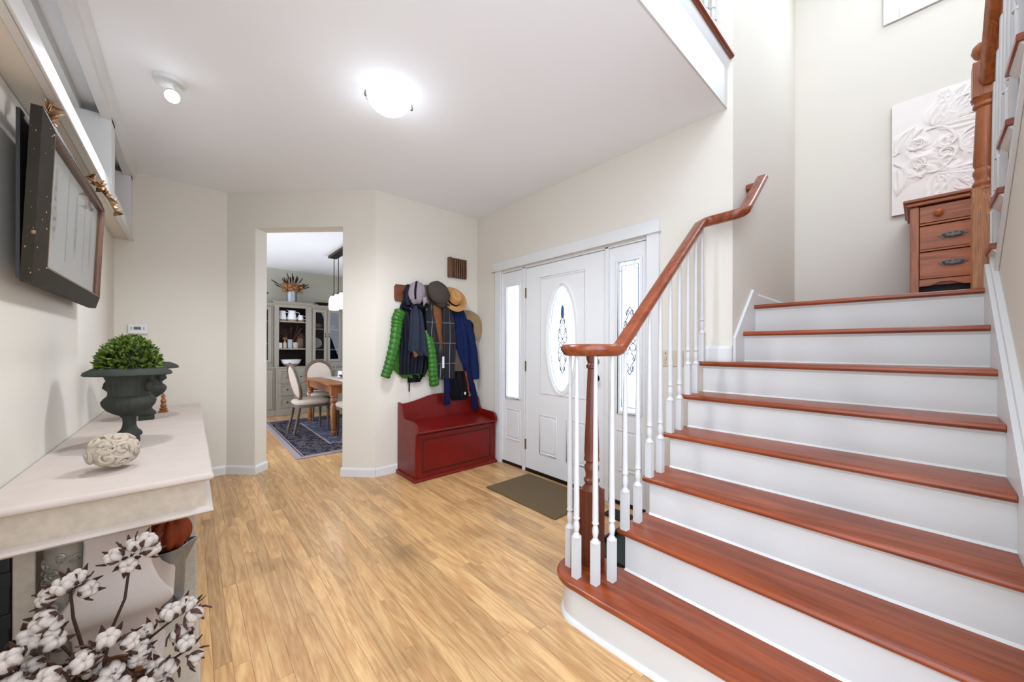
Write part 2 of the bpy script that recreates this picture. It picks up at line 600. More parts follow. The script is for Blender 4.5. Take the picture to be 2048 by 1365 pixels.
M['outside'] = plain('pale_porch_boards', srgb(170, 170, 168), 0.8)


# ---------------------------------------------------------------- the room
XL, XD, YT, YC, H = -0.481, 2.537, 4.527, 3.477, 2.76
C1, C2 = (0.271, YT), (1.332, YC)
RISE, RUN, S1 = 0.193, 0.232, 1.286
YE, YR, YW = 0.956, -0.21, 0.78
LAND, LX, XB = 8 * RISE, S1 + 7 * RUN, 4.222
UP = 16 * RISE


def far_floor():
    m, t, b = nt('oak_floor_far')
    g = N(t, 'ShaderNodeNewGeometry')
    sp = N(t, 'ShaderNodeSeparateXYZ')
    t.links.new(g.outputs['Position'], sp.inputs[0])
    cb = N(t, 'ShaderNodeCombineXYZ')
    t.links.new(sp.outputs[1], cb.inputs[0])
    t.links.new(sp.outputs[0], cb.inputs[1])
    br = N(t, 'ShaderNodeTexBrick')
    br.inputs['Color1'].default_value = col(srgb(186, 134, 84, 1.0))
    br.inputs['Color2'].default_value = col(srgb(220, 174, 120, 1.0))
    br.inputs['Mortar'].default_value = col(srgb(140, 96, 54, 1.0))
    br.inputs['Scale'].default_value = 1
    br.inputs['Mortar Size'].default_value = 0.0015
    br.inputs['Brick Width'].default_value = 0.95
    br.inputs['Row Height'].default_value = 0.057
    br.offset = 0.37
    t.links.new(cb.outputs[0], br.inputs['Vector'])
    nz = N(t, 'ShaderNodeTexNoise')
    nz.inputs['Scale'].default_value = 10
    nz.inputs['Detail'].default_value = 5
    mp = N(t, 'ShaderNodeMapping')
    mp.inputs['Scale'].default_value = (3, 0.3, 1)
    t.links.new(g.outputs['Position'], mp.inputs[0])
    t.links.new(mp.outputs[0], nz.inputs['Vector'])
    mx = N(t, 'ShaderNodeMix', data_type='RGBA', blend_type='MULTIPLY')
    mx.inputs[0].default_value = 0.35
    t.links.new(br.outputs[0], mx.inputs[6])
    t.links.new(nz.outputs[0], mx.inputs[7])
    t.links.new(mx.outputs[2], b.inputs['Base Color'])
    b.inputs['Roughness'].default_value = 0.28
    return m


M['floor_far'] = far_floor()
M['subfloor'] = plain('dark_joint', srgb(96, 66, 40), 0.8)

fl = struct(B(XL - 0.1, XD + 0.12, -1.6, 5.2, -0.12, -0.006).build('floor', M['subfloor'], smooth=0), 'honey oak strip floor of the entry hall', 'floor')
PW = 0.0572
pm = bpy.data.meshes.new('plank')
pb = B(-PW / 2 + 0.0004, PW / 2 - 0.0004, -0.5, 0.5, -0.006, 0.0)
pm.from_pydata(pb.v, [], pb.f)
pm.materials.append(M['floor'])
rng = random.Random(11)
nplank = 0
x = XL - 0.02
while x < XD + 0.05:
    y = 0.42 - rng.random() * 0.9
    while y < 5.2:
        L = rng.choice((0.62, 0.8, 0.95, 1.1, 1.3, 1.55))
        a, b2 = max(y, 0.42), min(y + L, 5.2)
        if b2 - a > 0.08:
            o = bpy.data.objects.new('plank', pm)
            COL.objects.link(o)
            o.parent = fl
            o.location = Vector((x + PW / 2, (a + b2) / 2, rng.uniform(-0.0004, 0.0003))) - ORG[fl]
            o.scale = (1, b2 - a - 0.001, 1)
            nplank += 1
        y += L
    x += PW
near_floor = struct(B(XL - 0.1, XD + 0.12, -1.6, 0.42, -0.006, 0.0).build('floor', M['floor_far'], smooth=0), 'oak floor of the hall beside and below the stairs', 'floor')
struct(MB().box(-1.0, 3.3, 5.2, 8.3, -0.12, 0.0).box(XD + 0.12, 3.3, 3.55, 5.2, -0.12, 0.0).build('floor', M['floor_far'], smooth=0), 'oak floor of the dining room under the rug', 'floor')

# walls
struct(B(XL - 0.14, XL, 0.6, YT, 0, 2.16).build('wall_left', M['wall'], smooth=0), 'greige wall behind the stone console table', 'wall')
struct(B(XL - 0.5, C1[0], YT, YT + 0.12, 0, H).build('wall_far', M['wall'], smooth=0), 'greige wall carrying the white thermostat', 'wall')
ux, uy = C2[0] - C1[0], C2[1] - C1[1]
UL = sqrt(ux * ux + uy * uy)
ux, uy = ux / UL, uy / UL
W45 = Matrix(((ux, -uy, 0, C1[0]), (uy, ux, 0, C1[1]), (0, 0, 1, 0), (0, 0, 0, 1)))
OP0, OP1, OPH, TH = 0.290, 1.170, 2.412, 0.155
m = MB().box(-0.02, OP0, 0, TH, 0, H).box(OP1, UL, 0, TH, 0, H).box(OP0, OP1, 0, TH, OPH, H)
struct(m.xf(W45).build('wall_diagonal', M['wall'], smooth=0), 'angled greige wall with the cased-free opening to the dining room', 'wall')
struct(B(C2[0], XD, YC, YC + 0.15, 0, H).build('wall_back', M['wall'], smooth=0), 'greige wall behind the coats and red bench', 'wall')
DO0, DO1, DOH = 1.345, 3.030, 2.065
m = MB().box(XD, XD + 0.15, DO1, YC + 0.15, 0, H).box(XD, XD + 0.15, YW, DO0, 0, H).box(XD, XD + 0.15, DO0, DO1, DOH, H).box(XD, XD + 0.15, YW, YC + 0.15, H, 5.3)
struct(m.build('wall_front', M['wall'], smooth=0), 'greige wall around the white entry door', 'wall')
struct(B(XD + 0.15, XB + 0.12, YW, YW + 0.12, 0, 5.3).build('wall_stair_side', M['wall'], smooth=0), 'pale wall carrying the end of the handrail', 'wall')
WN0, WN1, WZ0, WZ1 = -0.86, 0.115, 3.955, 5.05
m = MB().box(XB, XB + 0.12, -1.5, YW, 0.9, WZ0).box(XB, XB + 0.12, -1.5, YW, WZ1, 5.3).box(XB, XB + 0.12, WN1, YW, WZ0, WZ1).box(XB, XB + 0.12, -1.5, WN0, WZ0, WZ1)
struct(m.build('wall_stair_back', M['wall'], smooth=0), 'pale stairwell wall behind the oak chest and relief panel', 'wall')
w1 = struct(MB().box(XB + 0.05, XB + 0.055, WN0, WN1, WZ0, WZ1).build('window_1', M['frost'], smooth=0), 'high window at the top of the stairwell', 'window')
cz = 0.09
m = MB().box(XB - 0.02, XB, WN1, WN1 + cz, WZ0 - cz, WZ1 + cz).box(XB - 0.02, XB, WN0 - cz, WN0, WZ0 - cz, WZ1 + cz).box(XB - 0.02, XB, WN0, WN1, WZ0 - cz, WZ0).box(XB - 0.02, XB, WN0, WN1, WZ1, WZ1 + cz)
m.build('window_frame', M['trim'], w1, bevel=0.004)
SB = lambda x: LAND + RISE + (3.06 - x) * RISE / RUN - 0.30
m = MB().prism([(1.25, 0), (3.3, 0), (3.3, LAND - 0.03), (3.0, LAND - 0.03), (2.98, SB(2.98)), (1.25, SB(1.25))], 'y', -0.36, -0.245)
struct(m.build('wall_stair_right', M['wall'], smooth=0), 'painted wall under the upper stair flight', 'wall')
struct(B(0.9, XB + 0.12, -1.6, -1.5, 0, 5.3).build('wall_outer', M['wall'], smooth=0), 'outer stairwell wall beyond the upper flight', 'wall')
struct(B(-1.0, 3.42, 8.22, 8.34, 0, H).build('wall_dining', M['dwall'], smooth=0), 'khaki dining room wall behind the grey hutches', 'wall')
DW = (4.45, 6.3, 0.85, 2.25)
m = MB().box(3.3, 3.42, 3.5, DW[0], 0, H).box(3.3, 3.42, DW[1], 8.22, 0, H).box(3.3, 3.42, DW[0], DW[1], 0, DW[2]).box(3.3, 3.42, DW[0], DW[1], DW[3], H)
struct(m.build('wall_dining_front', M['dwall'], smooth=0), 'khaki dining room wall with the window', 'wall')
struct(B(XD + 0.15, 3.3, 3.5, 3.6, 0, H).build('wall_dining_end', M['dwall'], smooth=0), 'khaki dining room end wall', 'wall')
w2 = struct(B(3.36, 3.365, DW[0], DW[1], DW[2], DW[3]).build('window_2', M['frost'], smooth=0), 'bright dining room window', 'window')
m = MB()
for a, b2, c, d in ((DW[0] - 0.08, DW[0], DW[2] - 0.08, DW[3] + 0.08), (DW[1], DW[1] + 0.08, DW[2] - 0.08, DW[3] + 0.08), (DW[0], DW[1], DW[2] - 0.08, DW[2]), (DW[0], DW[1], DW[3], DW[3] + 0.08), (5.35, 5.4, DW[2], DW[3])):
    m.box(3.28, 3.3, a, b2, c, d)
m.build('window_frame', M['trim'], w2)
ct = MB()
ct.grid(lambda u, v: (3.16 + 0.04 * sin(u * 30), lerp(3.75, 4.45, u), lerp(0.002, 2.35, v)), 60, 4)
co = ct.build('curtain', M['curtain'], fix=False)
co.modifiers.new('t', 'SOLIDIFY').thickness = 0.008
tag(co, 'blue curtain hanging beside the dining room window', 'curtain')

# ceilings
m = MB().prism([(XL - 0.5, 0.822), (XD, 0.822), (XD, YC), (3.3, YC), (3.3, 8.22), (XL - 0.5, 8.22)], 'z', H, H + 0.3)
struct(m.build('ceiling', M['ceil'], smooth=0), 'smooth white ceiling of the entry hall', 'ceiling')
struct(B(-1.0, -0.9, 0.9, 3.6, 3.06, 5.3).build('wall_upper', M['wall'], smooth=0), 'upstairs hall end wall', 'wall')
struct(B(-1.0, XD, 3.5, 3.6, 3.06, 5.3).build('wall_upper_side', M['wall'], smooth=0), 'upstairs hall side wall', 'wall')
struct(B(-1.0, XB + 0.12, -1.6, YC + 0.15, 5.3, 5.4).build('ceiling', M['ceil'], smooth=0), 'white ceiling high above the stairwell', 'ceiling')
struct(B(XL - 0.5, XD, 0.812, 0.822, H - 0.001, 3.03).build('trim_1', M['riser'], smooth=0), 'white fascia along the edge of the stairwell opening', 'trim')  # same white as the trim, toned down here because strong light hits it
# ground outside
struct(B(XD + 0.15, 9, -6, 12, -0.25, -0.16).build('ground', M['outside'], smooth=0), 'pale porch ground outside the door', 'ground')

# baseboards
def bboard(m, p, q, h=0.085, t=0.016, z=0.0):
    p, q = Vector((p[0], p[1], 0)), Vector((q[0], q[1], 0))
    d = (q - p)
    L = d.length
    d.normalize()
    M4 = Matrix(((d.x, -d.y, 0, p.x), (d.y, d.x, 0, p.y), (0, 0, 1, z), (0, 0, 0, 1)))
    k = MB().prism([(0, 0), (-t, 0), (-t, h - 0.018), (-t * 0.45, h), (0, h)], 'x', 0, L)
    k.v = [(a, c2, c3) for a, c2, c3 in k.v]
    k.xf(M4)
    m.add(k.v, k.f)


m = MB()
bboard(m, (XL, YT), (C1[0] + 0.006, YT))
struct(m.build('baseboard_far', M['trim'], smooth=0), 'white baseboard under the thermostat wall', 'baseboard')
q = lambda s, n: (C1[0] + ux * s - uy * n, C1[1] + uy * s + ux * n)
m = MB()
bboard(m, q(-0.005, 0), q(OP0 + 0.012, 0))
bboard(m, q(OP0, -0.012), q(OP0, TH))
struct(m.build('baseboard_pier', M['trim'], smooth=0), 'white baseboard wrapping the pier nearest the thermostat', 'baseboard')
m = MB()
bboard(m, q(OP1 - 0.012, 0), q(UL + 0.006, 0))
bboard(m, q(OP1, TH), q(OP1, -0.012))
struct(m.build('baseboard_corner', M['trim'], smooth=0), 'white baseboard on the pier beside the coats', 'baseboard')
m = MB()
bboard(m, C2, (XD, YC))
struct(m.build('baseboard_back', M['trim'], smooth=0), 'white baseboard behind the red bench', 'baseboard')
m = MB()
bboard(m, (XD, DO0 - 0.09), (XD, 0.95))
struct(m.build('baseboard_front', M['trim'], smooth=0), 'white baseboard below the switch plate', 'baseboard')
m = MB()
bboard(m, (XD, 0.952), (XD, YW), h=0.10, z=6 * RISE)
struct(m.build('baseboard_step', M['trim'], smooth=0), 'short white baseboard above the sixth stair tread', 'baseboard')
m = MB()
bboard(m, (LX + 0.02, YW), (XB, YW), h=0.09, z=LAND)
struct(m.build('baseboard_landing', M['trim'], smooth=0), 'white baseboard along the landing wall', 'baseboard')

# white transom frame above the picture
tr = struct(thing('trim_2', 'white built-in transom frame above the framed picture', 'trim', (XL, 2.0, 2.16)))
FX = -0.372
B(XL - 0.14, FX - 0.026, 0.6, YT, 2.164, 2.176).build('soffit', M['wall'], tr, smooth=0)
MB().box(FX - 0.025, FX, 0.6, YT, 2.16, 2.262).box(FX, FX + 0.010, 0.6, YT, 2.16, 2.178).build('bottom_rail', M['trim'], tr, bevel=0.003)
B(XL - 0.14, FX, 0.6, YT, 2.18, 2.262).build('sill', M['trim'], tr, smooth=0)
B(XL - 0.16, XL - 0.14, 0.6, YT, 2.16, H).build('back_panel', M['trim'], tr, smooth=0)
MB().box(FX - 0.045, FX, 0.6, YT, 2.675, H).prism([(FX, 2.70), (FX + 0.012, 2.705), (FX + 0.03, 2.745), (FX + 0.03, H), (FX, H)], 'y', 0.6, YT).build('crown_moulding', M['trim'], tr)
B(XL - 0.06, XL - 0.02, 0.6, YT, 2.69, H).build('inner_bead', M['trim'], tr, bevel=0.004)
for a, b2 in ((0.62, 0.76), (3.40, 3.535), (4.40, YT)):
    B(XL - 0.14, FX, a, b2, 2.262, 2.70).build('post', M['trim'], tr, bevel=0.003)

# ---------------------------------------------------------------- entry door with sidelights
cas = struct(thing('trim_3', 'white casing and header around the entry door', 'trim', (XD, 2.2, 0)))
B(XD - 0.018, XD, 3.030, 3.125, 0, 2.082).build('casing', M['trim'], cas, bevel=0.003)
B(XD - 0.018, XD, 1.252, 1.345, 0, 2.082).build('casing', M['trim'], cas, bevel=0.003)
MB().box(XD - 0.026, XD, 1.248, 3.160, 2.090, 2.177).box(XD - 0.036, XD, 1.236, 3.172, 2.078, 2.094).build('header', M['trim'], cas, bevel=0.003)
DX = XD + 0.055      # plane of the door face
MB().box(XD, XD + 0.14, 2.660, 2.700, 0, DOH).box(XD, XD + 0.14, 1.680, 1.716, 0, DOH).box(XD, XD + 0.14, 3.022, 3.03, 0, DOH).box(XD, XD + 0.14, DO0, 1.353, 0, DOH).box(XD, XD + 0.14, DO0, DO1, 2.052, DOH).build('jamb', M['trim'], cas, bevel=0.002)
B(XD + 0.01, XD + 0.15, DO0, DO1, 0, 0.03).build('threshold', M['dark_metal'], cas)
DX = XD + 0.012


def rect_ring(m, y0, y1, z0, z1, w_, x0, x1):
    m.box(x0, x1, y0, y0 + w_, z0, z1).box(x0, x1, y1 - w_, y1, z0, z1).box(x0, x1, y0 + w_, y1 - w_, z0, z0 + w_).box(x0, x1, y0 + w_, y1 - w_, z1 - w_, z1)


def ellipse_panel(m, y0, y1, z0, z1, cy, czz, ry, rz, x0, x1, n=56):
    """flat slab y0..y1, z0..z1 with an elliptical hole"""
    def outer(t):
        c, s = cos(t), sin(t)
        k = 1e9
        if abs(c) > 1e-6:
            k = min(k, ((y1 - cy) if c > 0 else (cy - y0)) / abs(c))
        if abs(s) > 1e-6:
            k = min(k, ((z1 - czz) if s > 0 else (czz - z0)) / abs(s))
        return (cy + c * k, czz + s * k)
    angs = sorted(set([2 * pi * i / n for i in range(n)] + [atan2(zc - czz, yc - cy) % (2 * pi) for yc in (y0, y1) for zc in (z0, z1)]))
    k = len(angs)
    vs = []
    for X in (x0, x1):
        for t in angs:
            vs.append((X,) + outer(t))
        for t in angs:
            vs.append((X, cy + ry * cos(t), czz + rz * sin(t)))
    fs = []
    for i in range(k):
        j = (i + 1) % k
        fs.append((i, j, k + j, k + i))
        fs.append((2 * k + i, 3 * k + i, 3 * k + j, 2 * k + j))
        fs.append((k + i, k + j, 3 * k + j, 3 * k + i))
        fs.append((i, 2 * k + i, 2 * k + j, j))
    m.add(vs, fs)


door = struct(thing('door_1', 'white panelled entry door with a leaded oval window', 'door', (XD, 2.19, 0.03)))
OY, OZ = 2.188, 1.330
m = MB()
ellipse_panel(m, 1.722, 2.654, 0.035, 2.045, OY, OZ, 0.172, 0.500, DX, DX + 0.045)
m.build('slab', M['door'], door, smooth=30)
ov = MB()
for rr, xx, tt in ((1.0, 0.0, 0.017), (0.90, 0.004, 0.010)):
    ov.tube([(DX - 0.002 + xx, OY + (0.188 * rr) * cos(t), OZ + (0.516 * rr if rr == 1 else 0.49) * sin(t)) for t in [2 * pi * i / 64 for i in range(64)]], tt, 8, closed=True, flat=0.6, ref=(1, 0, 0))
ov.build('oval_moulding', M['door'], door)
pane = MB()
pts = [(OY + 0.174 * cos(2 * pi * i / 48), OZ + 0.502 * sin(2 * pi * i / 48)) for i in range(48)]
pane.prism(pts, 'x', DX + 0.02, DX + 0.026)
pane.build('oval_pane', M['frost'], door)
mo = MB()
for z0, z1 in ((0.80, 1.925),):
    rect_ring(mo, 1.905, 2.468, z0, z1, 0.016, DX - 0.006, DX + 0.001)
    rect_ring(mo, 1.922, 2.451, z0 + 0.017, z1 - 0.017, 0.006, DX - 0.003, DX + 0.001)
mo.build('panel_moulding', M['door'], door, bevel=0.003)
for y0, y1 in ((2.240, 2.468), (1.905, 2.133)):
    mo = MB()
    rect_ring(mo, y0, y1, 0.215, 0.680 if False else 0.60, 0.014, DX - 0.006, DX + 0.001)
    mo.prism([(y0 + 0.03, 0.245), (y1 - 0.03, 0.245), (y1 - 0.03, 0.57), (y0 + 0.03, 0.57)], 'x', DX - 0.006, DX + 0.001)
    mo.build('panel', M['door'], door, bevel=0.004)
for z in (1.80, 1.06, 0.27):
    MB().box(DX - 0.006, DX + 0.004, 2.648, 2.674, z - 0.05, z + 0.05).lathe([(0.006, -0.052), (0.006, 0.052)], (DX - 0.006, 2.661, z), 8).build('hinge', M['brass'], door)
MB().lathe([(0.030, 0), (0.030, 0.008), (0.012, 0.012), (0.012, 0.035), (0.027, 0.045), (0.030, 0.06), (0.020, 0.072), (0.001, 0.075)], (0, 0, 0), 16, axis='x').xf(Matrix.Translation((DX, 1.80, 0.99)) @ Matrix.Rotation(pi, 4, 'Z')).build('door_knob', M['dark_metal'], door)
MB().lathe([(0.028, 0), (0.026, 0.012), (0.008, 0.016), (0.006, 0.03), (0.001, 0.031)], (0, 0, 0), 16, axis='x').xf(Matrix.Translation((DX, 1.80, 1.13)) @ Matrix.Rotation(pi, 4, 'Z')).build('deadbolt', M['nickel'], door)


def spiral(cy, czz, r0, r1, a0, a1, x, n=18):
    return [(x, cy + lerp(r0, r1, i / n) * cos(lerp(a0, a1, i / n)), czz + lerp(r0, r1, i / n) * sin(lerp(a0, a1, i / n))) for i in range(n + 1)]


def scrollwork(cy, czz, k, x, ky=1.0):
    m = MB()
    R = 0.0032
    for s in (1, -1):
        for zz in (1, -1):
            def P(y, z):
                return (x, cy + s * y * k * ky, czz + zz * z * k)
            def path(l):
                m.tube([P(*p) for p in l], R, 5)
            path([(0.0 + 0.028 * cos(t) + 0.03, 0.05 + 0.028 * sin(t)) for t in [lerp(-2.6, 3.4, i / 16) for i in range(17)]])
            path([(0.012 + 0.03 * sin(i / 10 * pi), 0.09 + 0.10 * i / 10) for i in range(11)])
            path([(0.038 + 0.018 * cos(t) * (1 - i / 22), 0.135 + 0.022 * sin(t) * (1 - i / 22)) for i, t in enumerate([lerp(-1.2, 5.4, i / 16) for i in range(17)])])
            path([(0.02 + 0.014 * cos(t), 0.215 + 0.02 * sin(t)) for t in [lerp(-1.0, 4.6, i / 12) for i in range(13)]])
            path([(0.0, 0.0), (0.03, 0.02), (0.055, 0.0)])
            path([(0.03, 0.19), (0.02, 0.235), (0.0, 0.262)])
            path([(0.056, 0.04), (0.062, 0.09), (0.05, 0.12)])
    return m


scrollwork(OY, 1.27, 1.0, DX + 0.017, 0.85).build('leaded_scroll', M['came'], door)
bv = MB()
bv.prism([(OY, 1.640), (OY - 0.014, 1.615), (OY - 0.017, 1.55), (OY - 0.010, 1.515), (OY + 0.010, 1.515), (OY + 0.017, 1.55), (OY + 0.014, 1.615)], 'x', DX + 0.012, DX + 0.020)
bv.build('blue_bevel', M['bluebevel'], door)
e = MB()
e.tube([(DX + 0.018, OY + 0.150 * cos(t), OZ + 0.462 * sin(t)) for t in [2 * pi * i / 56 for i in range(56)]], 0.0022, 5, closed=True)
e.tube(spiral(OY - 0.018, 1.735, 0.014, 0.014, 0, 2 * pi, DX + 0.018), 0.0018, 5)
e.tube(spiral(OY + 0.018, 1.735, 0.014, 0.014, 0, 2 * pi, DX + 0.018), 0.0018, 5)
e.build('came_border', M['bluebevel'], door)
sc_m = MB()
for i in range(14):
    t = 2 * pi * (i + 0.5) / 14
    sc_m.sphere((DX - 0.009, OY + 0.188 * cos(t), OZ + 0.516 * sin(t)), 0.004, 6, 4)
sc_m.build('screw_plug', M['nickel'], door)

for nm, lab, y0, y1, g0, g1, zg0, zg1, deco in (('window_3', 'narrow door sidelight beside the coats and red bench', 2.700, 3.022, 2.752, 2.962, 0.725, 1.905, False),
                                              ('window_4', 'narrow leaded door sidelight behind the stair railing', 1.353, 1.680, 1.410, 1.600, 0.745, 1.925, True)):
    sl = struct(thing(nm, lab, 'window', (XD, (y0 + y1) / 2, 0.03)))
    SX = DX + 0.004
    m = MB().box(SX, SX + 0.04, y0, g0, 0.03, 2.05).box(SX, SX + 0.04, g1, y1, 0.03, 2.05).box(SX, SX + 0.04, g0, g1, 0.03, zg0).box(SX, SX + 0.04, g0, g1, zg1, 2.05)
    m.build('stile', M['door'], sl, smooth=0)
    m = MB()
    rect_ring(m, g0 - 0.018, g1 + 0.018, zg0 - 0.018, zg1 + 0.018, 0.020, SX - 0.010, SX + 0.002)
    m.build('glazing_bead', M['door'], sl, bevel=0.004)
    m = MB()
    rect_ring(m, g0 - 0.012, g1 + 0.012, 0.27, 0.60, 0.013, SX - 0.006, SX + 0.001)
    m.box(SX - 0.005, SX + 0.001, g0 + 0.018, g1 - 0.018, 0.30, 0.57)
    m.build('panel', M['door'], sl, bevel=0.004)
    B(SX + 0.016, SX + 0.021, g0, g1, zg0, zg1).build('pane', M['frost'], sl, smooth=0)
    if deco:
        scrollwork((g0 + g1) / 2, 1.30, 1.02, SX + 0.013, 0.9).build('leaded_scroll', M['came'], sl)
        m = MB()
        rect_ring(m, g0 + 0.022, g1 - 0.022, zg0 + 0.03, zg1 - 0.03, 0.004, SX + 0.011, SX + 0.015)
        for sy in (g0 + 0.022, g1 - 0.022):
            m.tube(spiral(sy, zg1 - 0.03, 0.04, 0.04, 0, 2 * pi, SX + 0.013), 0.002, 5)
        m.build('came_border', M['bluebevel'], sl)

# ---------------------------------------------------------------- main staircase
def nose(x0, x1, ztop, th=0.028, n=6):
    """side outline (x,z) of a tread with a half-round front at x0"""
    r = th / 2
    s = 1 if x1 > x0 else -1
    p = [(x1, ztop - th), (x1, ztop)]
    for i in range(n + 1):
        a = pi / 2 + pi * i / n
        p.append((x0 + s * (r + r * cos(a)), ztop - r + r * sin(a)))
    return p


stair = thing('staircase', 'lower stair flight with cherry red treads and white risers', 'staircase', (S1 + 0.8, 0.37, 0))
BC = (1.412, 1.036)
BR = 0.152


def bull_outline(inset=0.0, n=22):
    """plan of the rounded starting step"""
    r = BR - inset
    x0, xb = S1 + inset * 1.0, S1 + RUN + 0.03
    pts = [(xb, YR), (x0 + 0.006, YR), (x0 + 0.002, 0.35), (x0 - 0.012, 0.70), (x0 - 0.022, 0.88)]
    for i in range(n + 1):
        a = radians(190) - radians(190 + 32) * i / n
        pts.append((BC[0] + r * cos(a), BC[1] + r * sin(a)))
    pts.append((xb, BC[1] - 0.10))
    return pts


def stack(m, layers):
    """layers: list of (outline, z) with the same point count"""
    n = len(layers[0][0])
    vs = [(x, y, z) for o, z in layers for x, y in o]
    fs = [tuple(range(n)), tuple(range((len(layers) - 1) * n, len(layers) * n))]
    for k in range(len(layers) - 1):
        for i in range(n):
            j = (i + 1) % n
            fs.append((k * n + i, k * n + j, (k + 1) * n + j, (k + 1) * n + i))
    m.add(vs, fs)


m = MB()
lay = []
for i in range(7):
    a = -pi / 2 + pi * i / 6
    lay.append((bull_outline(0.013 * (1 - cos(a))), RISE - 0.014 + 0.014 * sin(a)))
stack(m, lay)
m.build('tread', M['cherry'], stair, smooth=50)
m = MB()
stack(m, [(bull_outline(0.032), 0.0), (bull_outline(0.032), RISE - 0.028)])
m.build('riser', M['riser'], stair, smooth=50)
m = MB()
stack(m, [(bull_outline(0.018), 0.0), (bull_outline(0.018), 0.012), (bull_outline(0.028), 0.024)])
m.build('shoe_moulding', M['cream_trim'], stair, smooth=50)
for k in range(2, 9):
    xf = S1 + RUN * (k - 1)
    z = RISE * k
    yl = YE if k < 7 else YW - 0.016
    xb = xf + RUN + 0.03
    if k == 6:
        MB().prism(nose(xf, xb, z), 'y', YR, YW - 0.001).prism(nose(xf, XD, z), 'y', YW - 0.001, yl).build('tread', M['cherry'], stair, smooth=50)
    elif k < 8:
        MB().prism(nose(xf, xb, z), 'y', YR, yl).build('tread', M['cherry'], stair, smooth=50, bevel=0.003)
    rl = YE - 0.028 if k < 7 else yl
    B(xf + 0.028, xf + 0.046, YR, rl, z - RISE, z - 0.026).build('riser', M['riser'], stair, smooth=0)
    MB().prism([(xf + 0.014, z - 0.029), (xf + 0.030, z - 0.029), (xf + 0.030, z - 0.045)], 'y', YR, rl).prism([(xf + 0.018, z - RISE), (xf + 0.028, z - RISE), (xf + 0.028, z - RISE + 0.008)], 'y', YR, rl).build('cove_trim', M['cream_trim'], stair, smooth=0)
# landing floor
MB().prism(nose(LX, XB, LAND), 'y', YR - 0.02, YW - 0.002).box(3.02, XB, -1.5, YR - 0.02, LAND - 0.028, LAND).build('landing_board', M['cherry'], stair, smooth=50)
# outer stringer, stepped under the treads
p = [(S1 + 0.25, 0)]
for k in range(2, 7):
    xf = S1 + RUN * (k - 1) + 0.03
    p += [(xf, RISE * (k - 1) - 0.001 if k > 2 else 0.0), (xf, RISE * k - 0.028)]
p += [(XD - 0.004, RISE * 6 - 0.028), (XD - 0.004, 0)]
p = [p[1]] + p[2:]
MB().prism(p, 'y', YE - 0.055, YE - 0.03).build('stringer', M['trim'], stair, smooth=0)
# skirt boards against the walls
sk = lambda x: RISE + (x - S1) * RISE / RUN
m = MB().prism([(S1 + 0.02, 0), (2.97, 0.0 + LAND - 0.25), (2.97, LAND + 0.10), (2.93, LAND + 0.115), (S1 + 0.02, sk(S1 + 0.02) + 0.085)], 'y', -0.245, YR)
m.build('skirt_board', M['trim'], stair, smooth=0)
m = MB().prism([(S1 + 0.02, sk(S1 + 0.02) + 0.085), (2.93, LAND + 0.115), (2.93, LAND + 0.150), (S1 + 0.02, sk(S1 + 0.02) + 0.12)], 'y', -0.247, YR - 0.014)
m.build('skirt_cap', M['trim'], stair, bevel=0.004)
m = MB().prism([(XD + 0.0, sk(XD) - 0.30), (LX + 0.1, LAND - 0.25), (LX + 0.1, LAND + 0.09), (LX - 0.0, LAND + 0.105), (XD, sk(XD) + 0.075)], 'y', YW - 0.018, YW - 0.001)
m.build('skirt_board', M['trim'], stair, bevel=0.002)

# ---------------------------------------------------------------- balusters, newel and handrail
def baluster_mesh(m, x, y, z0, z1, sq=0.032, base=0.185):
    h = sq / 2
    m.box(x - h, x + h, y - h, y + h, z0, z0 + base)
    zb = z0 + base
    m.lathe([(h * 1.35, 0.0), (h * 0.80, 0.014), (h * 0.62, 0.020), (h * 0.74, 0.030), (h * 0.92, 0.046), (h * 0.80, 0.064), (h * 0.62, 0.074), (h * 0.62, 0.078), (h * 0.95, 0.082), (h * 0.98, 0.087), (h * 0.80, 0.092), (h * 0.86, 0.11), (h * 0.50, z1 - zb)], (x, y, zb - 0.004), 12)


rail = thing('stair_railing', 'curving cherry handrail with white balusters on the lower flight', 'railing', (1.46, 1.05, RISE))
RZ = 1.232
path = []
cx_, cy_ = 1.436, 1.040
for i in range(15):
    a = radians(118) + radians(152) * i / 14
    path.append((cx_ + 0.116 * cos(a), cy_ + 0.116 * sin(a), RZ))
path += [(1.455, 0.924, RZ), (1.475, 0.924, RZ + 0.004), (1.50, 0.924, RZ + 0.018)]
SL = 0.848
top_x = 2.405
path += [(1.53, 0.924, RZ + 0.018 + 0.03 * SL), (1.7, 0.924, RZ + 0.018 + 0.20 * SL), (2.0, 0.924, RZ + 0.018 + 0.50 * SL), (top_x, 0.924, RZ + 0.018 + (top_x - 1.50) * SL)]
zt = RZ + 0.018 + (top_x - 1.50) * SL
path += [(top_x + 0.035, 0.915, zt + 0.022), (top_x + 0.055, 0.892, zt + 0.030), (top_x + 0.058, 0.86, zt + 0.032), (top_x + 0.058, 0.76, zt + 0.034), (top_x + 0.062, 0.735, zt + 0.036), (top_x + 0.080, 0.712, zt + 0.045), (top_x + 0.11, 0.703, zt + 0.066)]
ex, ez = 2.86, zt + 0.066 + (2.86 - top_x - 0.11) * SL
path += [(2.6, 0.703, zt + 0.066 + (2.6 - top_x - 0.11) * SL), (ex, 0.703, ez)]
RP = []
for i in range(20):
    a = 2 * pi * i / 20
    c, s = cos(a), sin(a)
    u = 0.034 * (abs(c) ** 0.6) * (1 if c > 0 else -1)
    v = 0.028 * (abs(s) ** 0.75) * (1 if s > 0 else -1)
    if v < -0.010:
        u *= 0.74
    RP.append((u, v))
MB().sweep(RP, path).build('handrail', M['cherryx'], rail, smooth=55)
